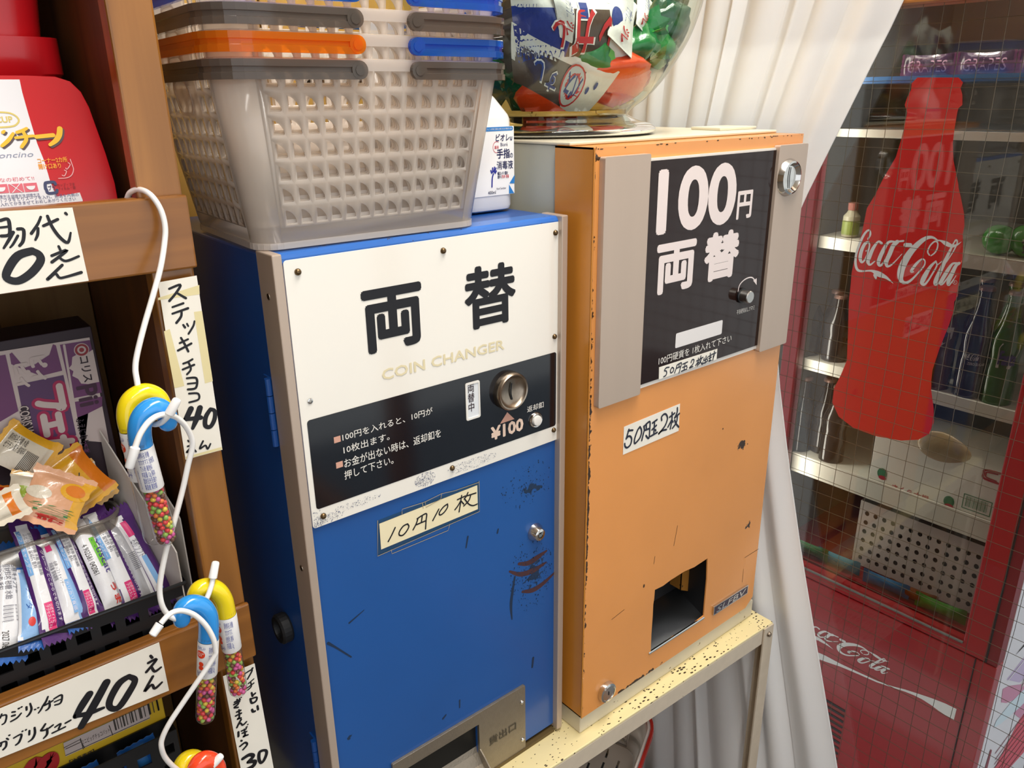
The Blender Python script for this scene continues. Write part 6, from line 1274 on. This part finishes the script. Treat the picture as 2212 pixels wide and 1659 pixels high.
# same script on the kick panel
pa = [(-.1591,.2467),(.0455,.2092)]; la = [(-.1457,1.1892),(.0335,1.1076)]
la0, la1 = la; sx = (pa[1][0]-pa[0][0])/(la1[0]-la0[0]); sy = (pa[1][1]-pa[0][1])/(la1[1]-la0[1])
g = G()
for s in LOGO: g.stroke([(pa[0][0]+(a[0]-la0[0])*sx, pa[0][1]+(a[1]-la0[1])*sy, a[2]*min(sx, sy)*1.7) for a in s], .003, KP, .0006)
kp = bpy.data.objects['kick_panel']
g.obj('script_logo', whd, kp)
G().prism([(-.1655,.1718),(-.1413,.1689),(-.0969,.1736),(-.0609,.1738),(-.015,.1777),(.0292,.182),(.0608,.1884),(.0885,.1977),(.1157,.2047),(.1447,.2117),(.1733,.2165),(.1958,.2177),(.1953,.1868),(.1806,.188),(.1631,.1903),(.1451,.1944),(.1272,.1965),(.1095,.1957),(.0918,.1928),(.0613,.1854),(.0272,.1773),(-.0142,.1724),(-.0598,.1659),(-.0948,.1576),(-.1356,.1496),(-.1621,.1449)], KP, .0005, .0008).obj('ribbon', whd, kp)
vq = [(-.1056,.053),(-.0313,.0578),(-.0343,-.105),(-.0964,-.1151)]
for k in range(14):
    v1 = vq[1][1]-.003-.0165*k
    if v1 < -.1: break
    G().box(RX-.0002, RX+.0022, -vq[1][0]+.0, -vq[1][0]+.10, v1-.006, v1).obj('vent_slot', gask, kp)
# graphics on the white right side
SFP = FY(er); pk_, pk2 = M('side_pink', '#d08aa8', .4), M('side_red', '#d8485a', .4); pal = M('side_pale_blue', '#d5e4ee', .4); mar = M('side_maroon', '#8a2a3c', .4)
rs_ = [o for o in t.children if o.name.startswith('right_side')][0]
for pl_, mt, n in (([(1.3762,.2636),(1.4175,.2485),(1.5279,.1906),(1.7009,.1608),(1.7667,.0514),(1.5589,.1509),(1.4831,.1725),(1.4329,.1932),(1.3892,.2209)], pk_, .0006), ([(1.4804,.1434),(1.5727,.143),(1.7278,.116),(1.7846,.0217),(1.586,.0572)], pk_, .0006), ([(1.3879,.2816),(1.4827,.29),(1.6324,.2746),(1.7009,.1608),(1.4984,.2115)], M('side_lilac', '#c9b4d6', .4), .0003), ([(1.3876,.1732),(1.4641,.1749),(1.5823,.16),(1.7174,.1334),(1.7471,.0841),(1.5534,.109),(1.4302,.1386),(1.3787,.1573)], pal, .0009), ([(1.5919,-.1098),(1.7125,-.1297),(1.7288,-.0793),(1.8577,-.0997),(1.8122,-.0241),(1.6497,.0614),(1.5826,.0546),(1.4665,-.0249)], pk2, .0006), ([(1.3901,.0267),(1.398,.0862),(1.4119,.075),(1.4119,.012)], mar, .0009), ([(1.404,.3357),(1.456,.3389),(1.4867,.3314),(1.4305,.3379)], gask, .0012)):
    G().prism(pl_, SFP, n).obj('side_graphic', mt, rs_)
g = G()
for s in [[(1.4465,.0435),(1.5655,.0511),(1.6597,.0437)],[(1.4596,.0166),(1.5784,.0268),(1.6792,.0225)],[(1.4631,.0004),(1.5896,.0055),(1.6916,.0005)],[(1.4665,-.0158),(1.603,-.0196),(1.7042,-.0218)],[(1.48,-.0438),(1.6165,-.0452),(1.7181,-.0463)],[(1.5073,-.072),(1.6415,-.0736),(1.7322,-.0713)],[(1.5492,-.1008),(1.6691,-.1065),(1.7477,-.0987)]]: g.stroke(s, .004, SFP, .0012, False)
g.obj('side_stripe', mar, rs_)
g = G()
for s in [[(1.3996,.2751),(1.4798,.279)],[(1.5198,.1886),(1.5215,.2525),(1.5459,.2501)],[(1.5231,.1867),(1.5813,.1873)]]: g.stroke(s, .004, SFP, .0014, False)
g.obj('side_line', whd, rs_)
# things in the cooler
def vessel(name, label, px, cat, prof, mat, group=None, cap=None, capm=None, n=20):
    t = thing(name, label, cat, px, group)
    G().lathe(prof, n, px).obj('glass_body', mat, t, smooth='auto')
    if cap: G().lathe(cap, 21, px).obj('crown_cap', capm, t)
    return t
def bottle_prof(h): return spline([(.004, .0005), (.026, .001), (.0285, .006), (.0285, .30*h), (.0265, .38*h), (.0285, .48*h), (.0275, .58*h), (.019, .70*h), (.0135, .82*h), (.0125, .93*h), (.0140, .95*h), (.0140, .985*h)], 3)
cola = M('dark_cola_glass', '#1e0f0a', .08, coat=.6); amb = M('orange_soda_glass', '#5a3210', .1, coat=.6); capb = M('crown_brown', '#8a6a60', .4, metal=.4); dgl = M('smoke_glass', '#2b2a2b', .15, coat=.5); grn = M('green_soda_glass', '#2f5a1c', .1, coat=.6)
def upright(px_list, zb, labels, mats, names='glass_bottle', grp=None, h=None):
    out = []
    for (x, y, ztop), lb_, mt in zip(px_list, labels, mats):
        hh = h or (ztop-zb); out.append(vessel(names, lb_, (x, y, zb), 'bottle', bottle_prof(hh), mt, grp, [(0, hh), (.0125, hh), (.0150, hh-.003), (.0152, hh-.008), (.0140, hh-.008)], capb))
    return out
zb = zs[2][0]+.0005
def cap(u, v, x): return (x, -u, v)
cp_ = [((-.0152,1.0834), 1.43), ((.0513,1.074), 1.43), ((.1048,1.0889), 1.43)]
ztop = max(c[0][1] for c in cp_)
bl = [(x, -c[0], c[1]) for c, x in cp_]
bs = upright([(x, y, ztop) for x, y, z in bl]+[(1.51, bl[0][1]+.035, ztop), (1.51, bl[1][1]+.030, ztop), (1.51, bl[2][1]+.028, ztop)], zb, ['soda bottle with a white berry label right beside the red sticker', 'cola bottle with white script and zero sugar lettering behind the cooler glass', 'soda bottle with a white Fanta label at the right of the cooler', 'amber soda bottle in the second row behind the berry label one', 'dark cola bottle in the second row of the cooler', 'green tinted soda bottle in the second row at the right'], [amb, cola, grn, amb, cola, grn], grp='soda bottles behind the cooler glass')
lbw = M('bottle_label_white', '#cfc9c4', .5); fpu = M('label_purple', '#3a2a6a', .5)
class RP:                                               # wraps print round a bottle, u across, v up
    def __init__(s, c, r, z): s.c, s.r, s.z = Vector(c), r, z
    def __call__(s, u, v, n=0): a = u/s.r; d = Vector((-.86, -.5, 0)); e = Vector((.5, -.86, 0)); return Vector((s.c.x, s.c.y, s.z+v))+(d*cos(a)+e*sin(a))*(s.r+.0006+n)
for k, b_ in enumerate(bs[:3]):
    x, y, z = bl[k]; hh = ztop-zb; P = RP((x, y, zb), .0288, zb)
    if k == 0:
        o = G().prism([(-.006, .42*hh), (.012, .50*hh), (.014, .60*hh), (-.004, .60*hh), (-.014, .54*hh)], P, 0).obj('paper_label', lbw, b_); G().disc((0, .53*hh), .0045, P, .0006, None, 10).disc((-.006, .48*hh), .003, P, .0006, None, 10).obj('berry_print', fpu, o)
    elif k == 1:
        g = G(); u0, v0 = LOGO[0][0][0], LOGO[0][0][1]
        for s in LOGO: g.stroke([(-.022+(a[0]-la0[0])*.135, .36*hh+(a[1]-la1[1])*.16, a[2]*.15) for a in s], .001, P, 0, cap=False)
        g.obj('script_logo', lbw, b_); text('ZERO SUGAR', (-.016, .31*hh, .016, .335*hh), P, 0, lbw, b_, .01)
    else:
        o = G().prism([(-.018, .34*hh), (.006, .34*hh), (.020, .50*hh), (.020, .56*hh), (-.014, .56*hh), (-.018, .52*hh)], P, 0).obj('paper_label', lbw, b_); text('Fanta', (-.016, .37*hh, .014, .50*hh), P, .0006, fpu, o, .03, .2)
lq = [(-.3168,1.0796), (-.2807,1.0713), (-.2506,1.0598)]
upright([(1.44+.04*(i % 2), -c[0], zb+.155) for i, c in enumerate(lq)], zb, ['dark bottle at the left inside the cooler, nearest the door edge', 'dark bottle second from the left inside the cooler', 'dark bottle half hidden behind the red sticker at its left'], [dgl]*3, grp='dark bottles at the left of the cooler')
zc = zs[3][0]+.0005
lq = [(-.305,.729), (-.26,.7424), (-.2183,.7458)]
upright([(1.43+.03*(i % 2), -c[0], 0) for i, c in enumerate(lq)], zc, ['tall grey bottle on the lower cooler shelf, leftmost', 'tall grey bottle on the lower cooler shelf, second from the left', 'tall grey bottle on the lower cooler shelf, third from the left'], [dgl]*3, grp='grey bottles on the lower cooler shelf', h=.19)
z2 = zs[1][0]+.0005
def pouch(name, label, cat, c, r, mat, seed, sc, grp=None, amp=.18):
    rn = random.Random(seed); g = G().sph((0, 0, 0), 1, 20, 12); k = [(rn.uniform(-1, 1), rn.uniform(-1, 1), rn.uniform(-1, 1), rn.uniform(2, 5), rn.uniform(0, 6)) for _ in range(6)]
    for i, v in enumerate(g.v):
        s = 1+amp*sum(sin((v[0]*a+v[1]*b_+v[2]*c_)*f+p) for a, b_, c_, f, p in k)/4; g.v[i] = (c[0]+v[0]*r*s*sc[0], c[1]+v[1]*r*s*sc[1], c[2]+v[2]*r*s*sc[2])
    zm = min(v[2] for v in g.v); dz = c[3]-zm if len(c) > 3 else 0
    g.v = [(a, b_, z+dz) for a, b_, z in g.v]
    return tag(g.obj(name, mat, None, smooth=True), label, cat, grp)
gb = (.0511,1.1838); g2 = (.0979,1.1939)
pouch('green_jelly', 'bright green round jelly pouch on the middle cooler shelf', 'jelly', (1.44, -gb[0], gb[1], z2), .030, foil('lime_pouch', '#3f9a35', .2), 3, (1, 1.05, .95), 'green jelly pouches in the cooler', .06)
t2_ = pouch('green_jelly', 'second green jelly pouch with a paper tag at the right of the cooler', 'jelly', (1.45, -g2[0], g2[1], z2), .032, foil('lime_pouch', '#3f9a35', .2), 5, (1, 1.05, .95), 'green jelly pouches in the cooler', .06)
pq = [(.1202,1.2053),(.1325,1.1748),(.1741,1.1857),(.1683,1.2152)]; P = FX(1.408); o = G().prism([(a+.012, b) for a, b in [(.0882,1.1896),(.1013,1.1572),(.1455,1.1688),(.1394,1.2001)]], P, 0, .0006).obj('paper_tag', lbw, t2_); text('すっ', (.1,1.1634,.1321,1.1902), FX(1.4065), 0, cdk, o, .03)
sb_ = (-.2465,1.1864)
t = thing('small_bottle', 'small green labelled bottle with pink cap at the left on the middle cooler shelf', 'bottle', (1.43, -sb_[0], z2))
G().lathe([(0, .0004), (.017, .001), (.018, .004), (.018, .045), (.012, .052), (.009, .058)], 18, (1.43, -sb_[0], z2)).obj('glass_body', M('pale_bottle', '#b7b39a', .25), t, smooth='auto')
G().lathe([(.0184, .006), (.0184, .036)], 18, (1.43, -sb_[0], z2)).obj('paper_label', M('olive_label', '#8a9a4a', .5), t)
G().lathe([(.0095, .058), (.0105, .059), (.0105, .074), (0, .075)], 16, (1.43, -sb_[0], z2)).obj('screw_cap', M('pink_cap2', '#a86a60', .4), t)
# white carton of pickled radish packs
BF = 1.395
PLB = FX(BF)
cq = [(-.1071,.5851),(.1536,.5411),(.1573,.7894),(-.1047,.7167)]
cx_ = (cq[0][0], cq[1][0]); cb = zs[3][0]+.0006; cth = (-.1029,.7231)[1]
t = thing('white_carton', 'white carton with red and green print on the lower cooler shelf', 'carton', (1.47, -(cx_[0]+cx_[1])/2, cb))
cy1 = -cx_[1]; cy0 = -cx_[0]
ct_ = G().box(BF+.006, 1.60, cy1, cy0, cb, cth).obj('carton', M('carton_white', '#ebe8de', .55), t, bevel=.001)
CFP = FX(BF+.006); cgr, crd = M('carton_green', '#3f8058', .5), M('carton_red', '#b3283c', .5)
text('さくら大根', (-.053,.6097,.0282,.6226), CFP, .0006, crd, ct_, .03)
text('2個×20入', (.1018,.6047,.1369,.6121), CFP, .0012, lbw, ct_)
G().rect((.0987,.6066,.1402,.6155), CFP, .0006, None, .004).obj('green_pill', cgr, ct_)
bo = (.0938,.6235,.1495,.6571); g = G().prism([rrect(bo), rrect((bo[0]+.0018, bo[1]+.0018, bo[2]-.0018, bo[3]-.0018))[::-1]], CFP, .0006)
for k in range(18): g.rect((bo[0]+.006+k*.0024, bo[1]+.006, bo[0]+.0068+k*.0024+.0006*(k % 3 == 0), bo[3]-.004), CFP, .0006)
g.obj('barcode_box', cgr, ct_)
uq = (.1181,.7017,.1511,.7266); g = G()
for k in (0, 1): g.stroke([(uq[2]-k*.004, uq[1]+k*.004), (uq[0]+.006+k*.004, uq[1]+.002+k*.004), (uq[0]+.004+k*.004, (uq[1]+uq[3])/2), (uq[0]+.006+k*.004, uq[3]-.004-k*.004), (uq[2]-k*.004, uq[3]-.002-k*.004)], .0045-.002*k, CFP, .0006)
g.obj('pink_mark', crd, ct_)
for q_ in ((-.0792,.638), (.0682,.6267)):
    G().disc(q_, .011, CFP, .0006, None, 16, .013).obj('green_spot', cgr, ct_); G().disc((q_[0]+.002, q_[1]-.010), .009, CFP, .0009, None, 14, .005).obj('red_spot', crd, ct_)
text('さくら漬のおいしさをおとどけします', (-.0556,.589,.0329,.5945), CFP, .0006, cgr, ct_)
bb_ = (.0445,.7506)
t_ = pouch('beige_pouch', 'beige twisted pouch lying in front of the white carton', 'pouch', (1.382, -bb_[0], bb_[1]), .044, foil('beige_film', '#a8906a', .35), 9, (.22, 1.25, .72), None, .1)
# perforated basket and bright packets on the cooler floor
zf = zg-.011
pb = [(-.1289,.5392),(.1559,.541)]; t = thing('perforated_basket', 'pale perforated plastic basket at the bottom of the cooler', 'basket', (1.5, -.05, zf))
pm = M('pale_pink_plastic', '#c9bfb8', .5); g = G()
by0, by1 = -pb[1][0], -pb[0][0]; bz1 = min(pb[0][1], zs[3][1]-.012)
holed(g, [(1.43, by1, zf+.001), (1.43, by0, zf+.001), (1.43, by0, bz1), (1.43, by1, bz1)], 13, 6, (), (.03, .03, .05, .1), [(.5+.26*cos(k*pi/5), .5+.26*sin(k*pi/5)) for k in range(10)])
g.obj('front_wall', pm, t, solid=.0015)
G().box(1.432, 1.70, by0, by0+.002, zf+.001, bz1).box(1.432, 1.70, by1-.002, by1, zf+.001, bz1).box(1.698, 1.70, by0, by1, zf+.001, bz1).obj('basket_wall', pm, t)
G().box(1.432, 1.698, by0+.002, by1-.002, zf+.001, zf+.08).obj('basket_filling', M('dim_filling', '#3a3030', .6), t)
PKT = [("420,1480", '#2f6a35', 'green crinkled packet at the lower left of the cooler'), ("640,1480", '#3a7f95', 'teal packet beside the green one in the cooler'), ("900,1580", '#3a6f9a', 'blue packet in the middle of the cooler floor'), ("1120,1640", '#6a3a2a', 'brown packet in the middle of the cooler floor')]
for k, (u, v, col, lb_) in enumerate(((*(-.2148,.3909), '#2f6a35', 'green crinkled packet at the lower left of the cooler'), (*(-.137,.4108), '#2f7f95', 'teal packet beside the green one in the cooler'), (*(-.0181,.384), '#3a6f9a', 'blue packet in the middle of the cooler floor'), (*(.0404,.4203), '#8a4a20', 'orange brown packet right of the blue one on the cooler floor'), (*(.103,.41), '#4a8a30', 'lime packet at the lower right of the cooler'))):
    y = -u
    packet(lb_, (1.372+.006*(k % 2), y+.05, zf+.018), (1.372+.006*(k % 2), y-.05, zf+.022), .036, .014, [foil('pk%d' % k, col, .25)], [], 80+k, 'crinkled packets on the cooler floor', 'snack packet', 'crinkled_packet', (0, 0, 1), .06)
# grape snack packs on the top shelf
zt_ = zs[4][0]+.0006; gq = [(-.0923,1.5145),(.045,1.5056),(.0178,1.5317),(-.0732,1.5336)]
for k in range(3):
    y = -(-.0243,1.5198)[0]+.11-.105*k
    t, P, K = packet('purple grape snack pack on the blue topmost cooler shelf, %s' % ('left one', 'middle one', 'right one')[k], (1.43, y+.048, zt_+.026), (1.43, y-.048, zt_+.026), .046, .018, [foil('grape_film', '#6a3a5c', .2), foil('plum_film', '#3a2440', .2)], [.6], 90+k, 'grape packs on the top cooler shelf', 'snack pack', 'grape_pack', (0, 0, 1), .06)
    lay(t, P, K, .018, [('GRAPES', .12*K, -.012, .9*K, .010, M('grape_letter', '#b08aa0', .4), 0 if P.V.z > 0 else 2, 1)], False)
# ground outside
tag(G().box(.87, 4, -3, 3, -.36, -.282).obj('floor_outside', M('asphalt', '#8b949c', .8, noise=(60, .25))), kind='structure')
tag(G().box(2.1, 2.2, -.1, 3, -.282, 3).obj('wall_outside', M('outside_wall_brown', '#5c4634', .8)), kind='structure')
